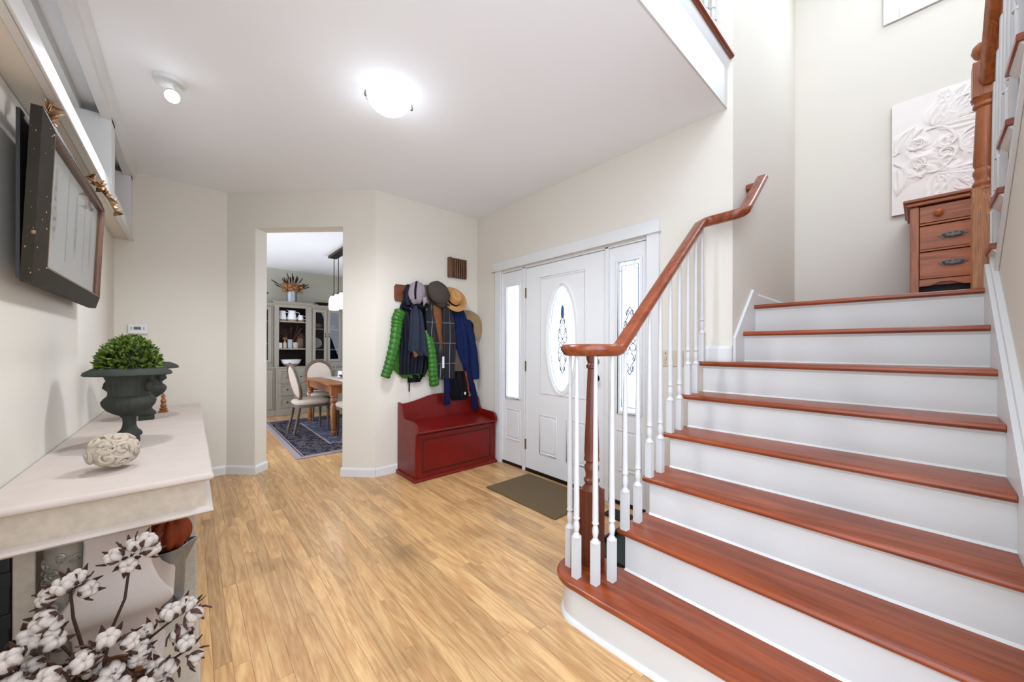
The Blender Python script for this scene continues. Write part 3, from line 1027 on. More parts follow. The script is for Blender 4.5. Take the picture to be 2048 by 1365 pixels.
MB().box(ex - 0.075, ex - 0.012, 0.703, YW, ez - 0.075, ez - 0.035).build('wall_return', M['cherryx'], rail, bevel=0.008)


def rail_z(x):
    return RZ + 0.018 + (x - 1.50) * SL - 0.026 if x > 1.49 else RZ - 0.024


bal = [(1.371, 1.120, 1), (1.325, 1.044, 1), (1.348, 0.957, 1), (1.424, 0.922, 1), (1.536, 0.924, 2), (1.652, 0.924, 2), (1.768, 0.924, 3), (1.884, 0.924, 3), (2.000, 0.924, 4), (2.116, 0.924, 4), (2.232, 0.924, 5), (2.345, 0.924, 5), (2.462, 0.932, 6)]
for bx, by, k in bal:
    m = MB()
    base = 0.185 if k > 1 else 0.19
    zz = rail_z(bx) if k < 6 else zt
    baluster_mesh(m, bx, by, RISE * k, zz, base=base)
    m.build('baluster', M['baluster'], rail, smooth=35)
nw = MB()
nx, ny = 1.462, 1.060
nw.box(nx - 0.044, nx + 0.044, ny - 0.044, ny + 0.044, RISE, RISE + 0.365)
nw.lathe([(0.050, 0.0), (0.034, 0.022), (0.030, 0.03), (0.037, 0.04), (0.038, 0.05), (0.030, 0.058), (0.029, 0.075), (0.035, 0.10), (0.035, 0.115), (0.028, 0.125), (0.028, 0.135), (0.037, 0.142), (0.037, 0.152), (0.034, 0.16), (0.036, 0.18), (0.022, 0.56), (0.020, 0.585), (0.028, 0.592), (0.028, 0.602), (0.020, 0.612), (0.026, 0.632), (0.030, 0.655)], (nx, ny, RISE + 0.362), 20)
nw.build('newel_post', M['newel'], rail, smooth=40)

# ---------------------------------------------------------------- upper flight
up = thing('staircase', 'upper stair flight seen from below with open tread ends', 'staircase', (2.3, -0.8, LAND))
F0 = 3.06
YO = -0.245
for k in range(1, 8):
    xf = F0 - RUN * (k - 1)
    z = LAND + RISE * k
    MB().prism(nose(xf, xf - RUN - 0.03, z), 'y', -1.45, YO + 0.030).build('tread', M['cherry'], up, smooth=50, bevel=0.004)
    B(xf - 0.046, xf - 0.028, -1.45, YO, z - RISE, z - 0.028).build('riser', M['riser'], up, smooth=0)
    m = MB().prism([(YO + 0.022, z - 0.028), (YO, z - 0.028), (YO, z - 0.056), (YO + 0.010, z - 0.046)], 'x', xf - 0.03, xf - RUN - 0.02)
    m.build('cove_trim', M['trim'], up, smooth=0)
p = []
for k in range(1, 8):
    xf = F0 - RUN * (k - 1) - 0.03
    z = LAND + RISE * k - 0.028
    p += [(xf, z - RISE + (0.028 if k == 1 else 0)), (xf, z)]
p += [(F0 - RUN * 7, LAND + RISE * 7 - 0.028), (F0 - RUN * 7, SB(F0 - RUN * 7)), (3.03, SB(3.03)), (3.03, LAND)]
m = MB().prism(p, 'y', YO - 0.02, YO)
m.build('stringer', M['trim'], up, smooth=0)
m = MB().prism([(1.30, SB(1.30) - 0.02), (2.99, SB(2.99) - 0.02), (2.99, SB(2.99) + 0.02), (1.30, SB(1.30) + 0.02)], 'y', YO, YO + 0.014)
m.build('stringer_trim', M['trim'], up, bevel=0.003)
upr = thing('stair_railing', 'orange oak newel and handrail with white balusters on the upper flight', 'railing', (3.03, -0.222, LAND))
nx, ny = 3.035, -0.222
nb = MB().box(nx - 0.046, nx + 0.046, ny - 0.046, ny + 0.046, LAND, LAND + 0.51)
nb.build('newel_base', wood('ash_grained_newel_base', srgb(112, 62, 26, 1.0), srgb(190, 130, 70, 1.0), 'z', 0.4, 2.2, 0.0, 14.0), upr, bevel=0.003)
nb = MB()
nb.lathe([(0.052, 0.0), (0.040, 0.02), (0.046, 0.035), (0.040, 0.05), (0.036, 0.06), (0.044, 0.085), (0.044, 0.10), (0.036, 0.115), (0.043, 0.135), (0.034, 0.40), (0.033, 0.42), (0.044, 0.43), (0.044, 0.445), (0.036, 0.452), (0.052, 0.475)], (nx, ny, LAND + 0.508), 20)
nb.build('newel_shaft', M['oakz'], upr, smooth=40)
nb = MB().box(nx - 0.046, nx + 0.046, ny - 0.046, ny + 0.046, LAND + 0.98, LAND + 1.16)
nb.lathe([(0.040, 0), (0.030, 0.015), (0.024, 0.022), (0.040, 0.04), (0.050, 0.065), (0.046, 0.09), (0.028, 0.11), (0.001, 0.118)], (nx, ny, LAND + 1.16), 20)
nb.build('newel_cap', M['oakz'], upr, smooth=40, bevel=0.004)
hz = lambda x: LAND + RISE + (F0 - x) * RISE / RUN + 0.80
MB().sweep([(u * 0.9, v * 1.1) for u, v in RP], [(nx - 0.04, -0.225, hz(nx - 0.04)), (1.4, -0.225, hz(1.4))]).build('handrail', M['oakz'], upr, smooth=55)
for k in range(1, 8):
    for d in (0.07, 0.186):
        bx = F0 - RUN * (k - 1) - d
        m = MB()
        baluster_mesh(m, bx, -0.246, LAND + RISE * k, hz(bx) - 0.02)
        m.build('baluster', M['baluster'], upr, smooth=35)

# ---------------------------------------------------------------- balcony above the hall
bal_o = thing('balcony_railing', 'white balusters on a red nosing at the upstairs balcony edge', 'railing', (2.0, 0.85, 3.03))
MB().prism([(0.800, 3.030), (0.812, 3.0), (0.822, 3.0), (0.822, 3.062), (0.796, 3.062), (0.796, 3.045)], 'x', 0.6, XD - 0.001).build('edge_moulding', M['trim'], bal_o)
pts = [(0.95, UP - 0.028), (0.95, UP)]
for i in range(7):
    a = pi / 2 + pi * i / 6
    pts.append((0.796 - 0.012 + 0.014 * cos(a), UP - 0.014 + 0.014 * sin(a)))
MB().prism(pts, 'x', 0.6, XD - 0.001).build('nosing', M['cherryx'], bal_o, smooth=50)
for i in range(14):
    m = MB()
    baluster_mesh(m, 2.43 - 0.118 * i, 0.860, UP, UP + 0.92, base=0.19)
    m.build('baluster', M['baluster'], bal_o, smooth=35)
MB().sweep(RP, [(0.7, 0.86, UP + 0.94), (XD - 0.002, 0.86, UP + 0.94)]).build('handrail', M['cherryx'], bal_o, smooth=55)
m = MB()
bboard(m, (XD, 3.4), (XD, 0.96), h=0.10, z=UP)
struct(m.build('baseboard_upper', M['trim'], smooth=0), 'white baseboard in the upstairs hall', 'baseboard')

# ---------------------------------------------------------------- chest of drawers and relief panel on the landing
DXF = 3.72
ch = thing('chest_of_drawers', 'small orange oak chest of drawers on the stair landing', 'dresser', (3.94, -0.2, LAND))
DL, DR = 0.048, -0.52
m = MB().box(DXF + 0.02, 4.17, DL - 0.02, DL, LAND + 0.12, 2.21).box(DXF + 0.02, 4.17, DR, DR + 0.02, LAND + 0.12, 2.21).box(4.15, 4.17, DR, DL, LAND + 0.12, 2.21).box(DXF + 0.03, 4.17, DR, DL, LAND + 0.13, LAND + 0.15)
m.build('carcass', M['oakz'], ch)
for a, b2 in ((DL - 0.042, DL), (DR, DR + 0.042)):
    B(DXF, DXF + 0.042, a, b2, LAND, 2.212).build('leg', M['oakz'], ch, bevel=0.003)
    B(4.13, 4.17, a, b2, LAND, 2.212).build('leg', M['oakz'], ch, bevel=0.003)
MB().box(DXF - 0.035, 4.18, DR - 0.03, DL + 0.032, 2.240, 2.262).box(DXF - 0.020, 4.18, DR - 0.018, DL + 0.02, 2.214, 2.240).build('top', M['oaky'], ch, bevel=0.006, seg=3)
y0, y1 = DR + 0.044, DL - 0.044
for i, (za, zb, pull) in enumerate(((2.095, 2.206, 'knob'), (1.915, 2.072, 'pull'), (1.728, 1.895, 'pull'))):
    d = B(DXF + 0.004, DXF + 0.024, y0, y1, za, zb).build('drawer', M['oaky'], ch, bevel=0.003)
    if pull == 'knob':
        for yy in (-0.080, -0.40):
            MB().lathe([(0.010, 0), (0.009, 0.012), (0.022, 0.022), (0.024, 0.030), (0.014, 0.038), (0.001, 0.040)], (0, 0, 0), 16, axis='x').xf(Matrix.Translation((DXF + 0.004, yy, (za + zb) / 2)) @ Matrix.Rotation(pi, 4, 'Z')).build('knob', M['oaky'], d, smooth=50)
    else:
        for yy in (-0.141, -0.345):
            zc = (za + zb) / 2
            pl = []
            for t in [2 * pi * i2 / 26 for i2 in range(26)]:
                rr = 1 + 0.10 * cos(8 * t)
                pl.append((yy + 0.060 * rr * cos(t), zc + 0.020 * rr * sin(t)))
            pm2 = MB().prism(pl, 'x', DXF - 0.002, DXF + 0.005)
            for t in range(10):
                aa = 2 * pi * t / 10
                pm2.sphere((DXF - 0.002, yy + 0.042 * cos(aa), zc + 0.012 * sin(aa)), (0.004, 0.009, 0.005), 6, 4)
            pm2.tube([(DXF - 0.004, yy - 0.04, zc + 0.004), (DXF - 0.016, yy - 0.034, zc - 0.010), (DXF - 0.018, yy, zc - 0.014), (DXF - 0.016, yy + 0.034, zc - 0.010), (DXF - 0.004, yy + 0.04, zc + 0.004)], 0.004, 8)
            pm2.build('drawer_pull', M['pewter'], d, smooth=50)
for zz in (2.0785, 1.9005, 1.716):
    MB().box(DXF + 0.002, DXF + 0.03, y0, y1, zz, zz + 0.013).build('rail', M['oaky'], ch, bevel=0.002)
ap = [(y0, 1.712), (y1, 1.712), (y1, 1.665), (y1 - 0.05, 1.668), (y1 - 0.09, 1.690), (y1 - 0.14, 1.690), (y1 - 0.19, 1.668), ((y0 + y1) / 2, 1.662), (y0 + 0.19, 1.668), (y0 + 0.14, 1.690), (y0 + 0.09, 1.690), (y0 + 0.05, 1.668), (y0, 1.665)]
MB().prism(ap, 'x', DXF + 0.006, DXF + 0.022).build('apron', M['oaky'], ch)
MB().box(DXF + 0.10, DXF + 0.12, y0, y1, LAND + 0.01, LAND + 0.14).build('shade_board', M['black'], ch, smooth=0)  # black board painted in for the shade under the chest

# relief panel: acanthus scrolls as real relief
def relief_h(y, z):
    h = 0.0
    for cy, czz, R, sgn, ph in RELIEF:
        dy, dz = y - cy, z - czz
        r = sqrt(dy * dy + dz * dz) + 1e-6
        if r < R * 1.5:
            a = atan2(dz, dy) * sgn
            t = a + ph + 5.2 * math.log(r / R + 0.12)
            k = max(0.0, 1 - (r / (R * 1.5)) ** 2)
            h += k * (0.5 + 0.5 * cos(t)) ** 1.6 * 0.9
            if 0.30 * R < r < R * 1.3:
                h += 0.16 * k * cos(9 * a + 14 * r / R)
    for cy, czz, a0, ln in PLUMES:
        dy, dz = y - cy, z - czz
        c, s = cos(a0), sin(a0)
        u, v = dy * c + dz * s, -dy * s + dz * c
        v -= 0.25 * u * u / ln
        if 0 < u < ln:
            wv = 0.085 * sin(pi * (u / ln) ** 0.7) + 0.004
            if abs(v) < wv:
                q = abs(v) / wv
                h = max(h, 0.75 * (1 - q ** 3) * (0.65 + 0.35 * cos(q * 14)))
    return h


RELIEF = [(0.01, 2.80, 0.085, 1, 0.3), (0.0, 2.62, 0.085, -1, 0.3), (-0.13, 2.76, 0.06, -1, 1.2), (-0.14, 2.64, 0.06, 1, 1.2), (-0.30, 2.72, 0.13, 1, 2.0), (-0.22, 3.0, 0.10, -1, 0.6), (-0.22, 2.47, 0.10, 1, 0.6), (-0.55, 2.80, 0.10, -1, 0.2), (-0.55, 2.62, 0.10, 1, 0.2), (-0.45, 3.04, 0.10, 1, 0.2), (-0.45, 2.44, 0.10, -1, 0.2)]
PLUMES = [(-0.10, 2.93, 2.6, 0.30), (-0.06, 2.92, 1.9, 0.28), (-0.08, 2.90, 3.05, 0.26), (-0.12, 2.53, -2.6, 0.30), (-0.08, 2.54, -1.9, 0.25), (-0.08, 2.55, -3.05, 0.26), (-0.16, 2.93, 1.2, 0.28), (-0.16, 2.53, -1.2, 0.25), (-0.5, 2.93, 0.5, 0.3), (-0.5, 2.53, -0.5, 0.3), (0.12, 2.78, 1.8, 0.2), (0.12, 2.66, -1.8, 0.2)]
RY0, RY1, RZ0, RZ1 = -0.72, 0.152, 2.300, 3.182


def rsurf(u, v):
    y, z = lerp(RY1, RY0, u), lerp(RZ0, RZ1, v)
    edge = min(1.0, min(u, 1 - u, v, 1 - v) / 0.03)
    return (4.182 - 0.022 * min(1.3, relief_h(y, z)) * edge, y, z)


rp = thing('wall_relief', 'square whitewashed carved relief panel above the oak chest', 'wall art', (4.2, -0.28, RZ0))
MB().grid(rsurf, 130, 130, flip=True).build('carved_face', plain('whitewashed_distressed_plaster', srgb(236, 228, 220, 0.95), 0.65, noise_amt=0.05, nscale=7, bump=0.1, bscale=80), rp, smooth=60, fix=False)
m = MB()
ZC = 0.5 * (RZ0 + RZ1)


def strap(pts, r0, r1):
    n = len(pts)
    P = [(4.178 - 0.004, y, z) for y, z in pts]
    m.tube(P, [lerp(r0, r1, i / (n - 1)) * (0.55 + 0.45 * sin(pi * min(1, i / (n - 1) * 0.85 + 0.15))) for i in range(n)], 7, flat=0.75, ref=(1, 0, 0))


def volute(cy, cz, R, a0, turns, sg, tail=None, n=34):
    pts = []
    for i in range(n):
        t = i / (n - 1)
        r = R * (0.12 + 0.88 * t)
        a = a0 - sg * turns * 2 * pi * (1 - t)
        pts.append((cy + r * cos(a), cz + r * sin(a)))
    if tail:
        y0, z0 = pts[-1]
        y1, z1 = tail
        dy, dz = pts[-1][0] - pts[-3][0], pts[-1][1] - pts[-3][1]
        for i in range(1, 13):
            t = i / 12
            k = (1 - t) ** 2
            pts.append((y0 * k + 2 * t * (1 - t) * (y0 + dy * 5) + t * t * y1, z0 * k + 2 * t * (1 - t) * (z0 + dz * 5) + t * t * z1))
    return pts


for sz in (1, -1):
    for (cy, dz_, R, a0, tn, sg, tl) in ((0.015, 0.085, 0.068, 1.2, 1.35, 1, (0.14, 0.03)), (-0.125, 0.045, 0.050, 2.4, 1.3, -1, (-0.03, 0.16)), (-0.27, 0.0, 0.10, 1.6, 1.0, 1, (-0.12, 0.17)), (-0.21, 0.27, 0.075, 2.2, 1.3, 1, (-0.10, 0.17)), (-0.42, 0.20, 0.085, 0.8, 1.3, -1, (-0.30, 0.33)), (-0.55, 0.08, 0.07, 1.4, 1.3, 1, (-0.66, 0.02)), (-0.62, 0.32, 0.06, 2.0, 1.2, -1, (-0.5, 0.42))):
        p_ = volute(cy, dz_, R, a0, tn, sg, tl)
        strap([(y, ZC + sz * z) for y, z in p_], 0.007, 0.014)
        strap([(cy + (y - cy) * 0.72 + 0.006, ZC + sz * (dz_ + (z - dz_) * 0.72)) for y, z in p_[:30]], 0.004, 0.008)
    for k in range(6):
        a = 2.05 + 0.20 * k
        pts = []
        for i in range(14):
            t = i / 13
            r = 0.05 + 0.27 * t
            pts.append((-0.09 + r * cos(a + 0.55 * t * (k - 2.5) * 0.35) * -1 * -1, 0.17 + r * sin(a + 0.25 * t) * 0.95))
        pts = [(min(0.135, y), min(0.42, z)) for y, z in pts]
        strap([(y, ZC + sz * z) for y, z in pts], 0.012, 0.006)
    for k in range(4):
        a = 0.7 + 0.24 * k
        strap([(-0.14 - (0.03 + 0.24 * i / 11) * cos(a - 0.4 * i / 11), ZC + sz * (0.16 + (0.03 + 0.26 * i / 11) * sin(a))) for i in range(12)], 0.012, 0.006)
m.build('scroll_straps', bpy.data.materials['whitewashed_distressed_plaster'], rp, smooth=60)
MB().box(4.186, 4.220, RY0, RY1, RZ0, RZ1).build('backing', M['stoneside'], rp)

# ---------------------------------------------------------------- ceiling lamps
lp = thing('ceiling_lamp', 'lit opal glass dome lamp flush on the hall ceiling', 'lamp', (0.893, 2.12, H - 0.12))
LC = (0.893, 2.120)
MB().lathe([(0.001, -0.112), (0.035, -0.108), (0.07, -0.094), (0.100, -0.072), (0.120, -0.045), (0.126, -0.026), (0.123, -0.024), (0.10, -0.024)], (LC[0], LC[1], H), 40, cap=False).build('glass_dome', M['lampglass'], lp, smooth=60)
MB().lathe([(0.10, -0.03), (0.10, 0.0)], (LC[0], LC[1], H), 32).build('ceiling_plate', M['trim'], lp)
dd = Vector((0.98, -0.20, 0)).normalized()
for s in (1, -1):
    p = Vector((LC[0], LC[1], H - 0.030)) + dd * s * 0.132
    MB().lathe([(0.002, -0.022), (0.009, -0.018), (0.011, -0.008), (0.007, 0.0), (0.006, 0.012)], tuple(p), 12).build('clip_knob', M['nickel'], lp)
ar = [Vector((LC[0], LC[1], H - 0.020)) + dd * (0.136 * cos(t)) + Vector((dd.y, -dd.x, 0)) * (-0.132 * sin(t)) for t in [pi * i / 24 for i in range(25)]]
MB().tube([tuple(p) for p in ar], 0.003, 6).build('wire_arm', M['nickel'], lp)
pl = bpy.data.lights.new('hall_lamp_light', 'SPOT')
pl.spot_size = radians(165)
pl.spot_blend = 0.6
pl.energy = 45
pl.color = (1.0, 0.97, 0.93)
pl.shadow_soft_size = 0.12
po = bpy.data.objects.new('hall_lamp_light', pl)
COL.objects.link(po)
po.location = (LC[0], LC[1], H - 0.22)

pl = bpy.data.lights.new('hall_lamp_glow', 'POINT')
pl.energy = 1.0
pl.color = (1.0, 0.98, 0.95)
pl.shadow_soft_size = 0.1
po = bpy.data.objects.new('hall_lamp_glow', pl)
COL.objects.link(po)
po.location = (LC[0], LC[1], H - 0.24)

sp = thing('spot_lamp', 'white swivel spot lamp with a lit bulb near the transom', 'lamp', (-0.09, 2.83, H - 0.15))
SC = (-0.090, 2.832)
MB().lathe([(0.066, -0.024), (0.070, -0.014), (0.070, 0.0)], (SC[0], SC[1], H), 32).build('canopy', M['trim'], sp)
MB().tube([(SC[0] + 0.02, SC[1], H - 0.024), (SC[0] + 0.032, SC[1] - 0.008, H - 0.055), (SC[0] + 0.028, SC[1] - 0.024, H - 0.085)], 0.007, 8).build('swivel_arm', M['trim'], sp)
hd = Matrix.Translation((SC[0] + 0.012, SC[1] - 0.034, H - 0.100)) @ Matrix.Rotation(radians(-48), 4, 'X') @ Matrix.Rotation(radians(-6), 4, 'Y')
MB().lathe([(0.016, 0.045), (0.026, 0.03), (0.034, -0.02), (0.033, -0.022), (0.028, -0.02)], (0, 0, 0), 24, cap=False).xf(hd).build('lamp_head', M['trim'], sp, smooth=50)
MB().sphere((0, 0, -0.022), (0.033, 0.033, 0.026), 20, 10).xf(hd).build('bulb', M['bulb'], sp)
pl = bpy.data.lights.new('spot_lamp_light', 'SPOT')
pl.spot_size = radians(150)
pl.spot_blend = 0.7
pl.energy = 26
pl.color = (1.0, 0.96, 0.90)
pl.shadow_soft_size = 0.04
po = bpy.data.objects.new('spot_lamp_light', pl)
COL.objects.link(po)
po.location = (SC[0] + 0.01, SC[1] - 0.06, H - 0.19)

# ---------------------------------------------------------------- thermostat and switch plate
th = thing('thermostat', 'white thermostat on the greige wall above the urns', 'thermostat', (-0.336, YT - 0.02, 1.357))
B(-0.397, -0.276, YT - 0.026, YT, 1.357, 1.440).build('case', M['trim'], th, bevel=0.004)
B(-0.362, -0.318, YT - 0.0275, YT - 0.025, 1.393, 1.418).build('screen', M['screen'], th, smooth=0)
for xx in (-0.377, -0.300):
    m = MB()
    for zz in (1.394, 1.402, 1.410):
        m.box(xx - 0.004, xx + 0.004, YT - 0.0275, YT - 0.025, zz, zz + 0.005)
    m.build('button', M['screen'], th, smooth=0)
sw = thing('switch_plate', 'ivory three gang switch plate on the wall behind the balusters', 'switch', (XD, 1.157, 1.117))
B(XD - 0.006, XD, 1.080, 1.236, 1.115, 1.228).build('plate', M['beige_switch'], sw, bevel=0.003)
for i in range(3):
    y = 1.112 + i * 0.046
    MB().box(XD - 0.012, XD - 0.006, y - 0.006, y + 0.006, 1.160, 1.184).build('toggle', M['beige_switch'], sw)
    m = MB()
    for zz in (1.137, 1.206):
        m.sphere((XD - 0.006, y, zz), 0.004, 8, 4)
    m.build('screw', M['black'], sw)

# ---------------------------------------------------------------- framed picture with leaf sprigs
pf = thing('framed_picture', 'large bronze framed three panel print on the wall above the console table', 'picture', (XL, 2.6, 1.46))
PY0, PY1, PZ0, PZ1 = 2.004, 3.120, 1.462, 2.068


def pic(y, z, d):
    """d: distance out from the wall; the frame leans forward at its top"""
    k = (z - PZ0) / (PZ1 - PZ0)
    return (XL + d + 0.022 * k, y, z)


def mitre(name, y0, y1, z0, z1, w_, prof, mat, parent):
    """frame of four mitred lengths; prof: (inset 0..1, out) pairs"""
    for side in range(4):
        ring = []
        cs = [((y0, z0), (y0, z1)), ((y0, z1), (y1, z1)), ((y1, z1), (y1, z0)), ((y1, z0), (y0, z0))][side]
        vs = []
        for (yy, zz) in cs:
            sy = 1 if yy == y0 else -1
            sz = 1 if zz == z0 else -1
            for t, o in prof:
                vs.append(pic(yy + sy * t * w_, zz + sz * t * w_, o))
        n = len(prof)
        fs = [tuple(range(n)), tuple(range(2 * n - 1, n - 1, -1))]
        for i in range(n):
            j = (i + 1) % n
            fs.append((i, j, n + j, n + i))
        MB().add(vs, fs).build(name, mat, parent, smooth=0)


mitre('frame_rail', PY0, PY1, PZ0, PZ1, 0.058, [(0, 0.054), (0, 0.080), (0.95, 0.100), (1.0, 0.096), (1.0, 0.05), (0.9, 0.045)], M['frame'], pf)
mitre('inner_edge', PY0 + 0.058, PY1 - 0.058, PZ0 + 0.058, PZ1 - 0.058, 0.010, [(0, 0.06), (0, 0.099), (0.6, 0.100), (1.0, 0.092), (1.0, 0.06)], M['copper_edge'], pf)
iy0, iy1, iz0, iz1 = PY0 + 0.07, PY1 - 0.07, PZ0 + 0.07, PZ1 - 0.07
vs = [pic(y, z, d) for d in (0.072, 0.076) for z in (iz0, iz1) for y in (iy0, iy1)]
MB().add(vs, [(0, 1, 3, 2), (4, 5, 7, 6), (0, 1, 5, 4), (2, 3, 7, 6), (0, 2, 6, 4), (1, 3, 7, 5)]).build('print', M['paper'], pf, smooth=0)
for a in (0.36, 0.69):
    yy = lerp(iy0, iy1, a)
    vs = [pic(y, z, d) for d in (0.076, 0.0772) for z in (iz0 + 0.07, iz1) for y in (yy - 0.006, yy + 0.006)]
    MB().add(vs, [(0, 1, 3, 2), (4, 5, 7, 6), (0, 1, 5, 4), (2, 3, 7, 6), (0, 2, 6, 4), (1, 3, 7, 5)]).build('panel_line', M['paperline'], pf, smooth=0)
for a in (0.17, 0.52, 0.84):
    m = MB()
    yy = lerp(iy0, iy1, a)
    r2 = random.Random(int(a * 100))
    for i in range(7):
        zz = lerp(iz0 + 0.15, iz1 - 0.08, i / 6)
        w_ = 0.035 * (1 - abs(i / 6 - 0.35)) * r2.uniform(0.7, 1.2)
        c = [pic(yy + w_ * cos(t), zz + 0.03 * sin(t), 0.0765) for t in [2 * pi * k / 10 for k in range(10)]]
        m.add(c, [tuple(range(10))])
    m.build('faint_botanical', plain('faint_grey_wash', srgb(206, 209, 208, 1.0), 0.4), pf, smooth=0)
vs = [pic(y, z, d) for d in (0.085, 0.0862) for z in (iz0, iz1) for y in (iy0, iy1)]
MB().add(vs, [(0, 1, 3, 2), (4, 5, 7, 6), (0, 1, 5, 4), (2, 3, 7, 6), (0, 2, 6, 4), (1, 3, 7, 5)]).build('glass', M['clearglass'], pf, smooth=0)
B(XL + 0.043, XL + 0.052, PY0 + 0.012, PY1 - 0.012, PZ0 + 0.012, PZ1 - 0.02).build('backing', M['black'], pf, smooth=0)  # thin black board standing in for the shadow gap behind the frame
fk = MB()
r2 = random.Random(4)
for i in range(26):
    z = r2.uniform(PZ0 + 0.02, PZ1 - 0.02)
    t = r2.random()
    k = (z - PZ0) / (PZ1 - PZ0)
    if t < 0.3:
        c = pic(PY0 - 0.0005, z, r2.uniform(0.057, 0.076))
        n = (0, -1)
    else:
        u = r2.uniform(0.15, 0.95)
        c = pic(PY0 + 0.058 * u, z, lerp(0.080, 0.1005, u) + 0.0004)
    r = r2.uniform(0.001, 0.004)
    fk.sphere(c, (r * 0.6, r * 0.6, r), 6, 4)
fk.sphere(pic(PY0 + 0.001, 1.632, 0.076), (0.006, 0.006, 0.009), 8, 5)
fo = fk.build('gold_fleck', M['gold'], pf)
fo['kind'] = 'stuff'


def leaf_quad(m, p, d, n, L, W):
    d, n = Vector(d).normalized(), Vector(n).normalized()
    s = d.cross(n).normalized()
    p = Vector(p)
    vs = [p, p + d * L * 0.35 + s * W, p + d * L + n * L * 0.12, p + d * L * 0.35 - s * W, p + d * L * 0.4 + n * L * 0.16]
    m.add(vs, [(0, 1, 4), (1, 2, 4), (2, 3, 4), (3, 0, 4)])


def sprig(name, lab, pts, size, seed):
    r3 = random.Random(seed)
    m = MB()
    m.tube(pts, 0.004, 6)
    for k in range(34):
        t = r3.random()
        x = t * (len(pts) - 1)
        i = min(int(x), len(pts) - 2)
        p = Vector(pts[i]).lerp(Vector(pts[i + 1]), x - i)
        d = Vector((r3.uniform(-0.3, 1), r3.uniform(-1, 1), r3.uniform(-0.3, 1)))
        leaf_quad(m, p, d, Vector((1, r3.uniform(-.5, .5), r3.uniform(-.3, .8))), size * r3.uniform(0.7, 1.2), size * 0.32)
    o = m.build(name, M['gold'], None, smooth=0, fix=False)
    o.modifiers.new('t', 'SOLIDIFY').thickness = 0.002
    return tag(o, lab, 'ornament')


sprig('leaf_ornament', 'upright antique gold leaf sprig on the near top corner of the picture', [(XL + 0.085, 2.10, 2.055), (XL + 0.09, 2.13, 2.10), (XL + 0.085, 2.15, 2.155)], 0.034, 1)
sprig('leaf_ornament', 'drooping antique gold leaf sprig on the far top corner of the picture', [(XL + 0.10, 2.74, 2.085), (XL + 0.125, 2.86, 2.082), (XL + 0.145, 3.00, 2.060), (XL + 0.16, 3.14, 2.02)], 0.042, 2)

# ---------------------------------------------------------------- console table
ct = thing('console_table', 'long pale cast stone console table against the greige wall', 'table', (-0.2, 3.0, 0))
TY0, TY1, TX1 = 1.805, 4.12, 0.066
TZ = 0.760


def ring_prof(m, prof):
    """moulding with rounded edge around the near, front and far sides; prof (out, z)"""
    n = len(prof)
    vs = []
    for out, z in prof:
        vs += [(XL + 0.004, TY0 - out, z), (TX1 + out, TY0 - out, z), (TX1 + out, TY1 + out, z), (XL + 0.004, TY1 + out, z)]
    fs = [(0, 1, 2, 3), tuple(4 * (n - 1) + i for i in range(4))]
    for k in range(n - 1):
        for i in range(4):
            j = (i + 1) % 4
            fs.append((4 * k + i, 4 * k + j, 4 * k + 4 + j, 4 * k + 4 + i))
    m.add(vs, fs)


m = MB()
ring_prof(m, [(-0.012, TZ - 0.030), (-0.002, TZ - 0.026), (0.004, TZ - 0.016), (0.003, TZ - 0.006), (-0.003, TZ)])
m.build('table_top', M['stone'], ct, smooth=40)
m = MB()
ring_prof(m, [(-0.020, 0.632), (-0.021, 0.66), (-0.024, 0.70), (-0.020, TZ - 0.030)])
m.build('frieze', M['stoneside'], ct, smooth=40)
m = MB()
ring_prof(m, [(-0.022, 0.606), (-0.004, 0.608), (0.004, 0.616), (0.002, 0.626), (-0.010, 0.633)])
m.build('lower_moulding', M['stone'], ct, smooth=40)
for yy in (1.97, 3.72):
    # flared pedestal with rolled shoulders
    prof = [(0.085, 0.606), (0.080, 0.55), (0.082, 0.48), (0.092, 0.42), (0.110, 0.37), (0.132, 0.335), (0.148, 0.318), (0.152, 0.298), (0.142, 0.280), (0.120, 0.262), (0.105, 0.235), (0.100, 0.18), (0.105, 0.10), (0.125, 0.062)]
    vs, fs = [], []
    cxp = -0.195
    for w_, z in prof:
        vs += [(cxp - w_, yy - w_ * 0.55, z), (cxp + w_, yy - w_ * 0.55, z), (cxp + w_, yy + w_ * 0.9, z), (cxp - w_, yy + w_ * 0.9, z)]
    n = len(prof)
    fs = [(0, 1, 2, 3), tuple(4 * (n - 1) + i for i in range(4))]
    for k in range(n - 1):
        for i in range(4):
            j = (i + 1) % 4
            fs.append((4 * k + i, 4 * k + j, 4 * k + 4 + j, 4 * k + 4 + i))
    MB().add(vs, fs).build('pedestal', M['stone'], ct, smooth=50, bevel=0.006)
B(-0.432, -0.385, 1.965, 2.05, 0.062, 0.606).build('rear_leg', M['stoneside'], ct, bevel=0.004)
B(XL + 0.02, 0.032, 1.56, TY1 - 0.03, 0.0, 0.062).build('base_plinth', M['stoneside'], ct, bevel=0.008)

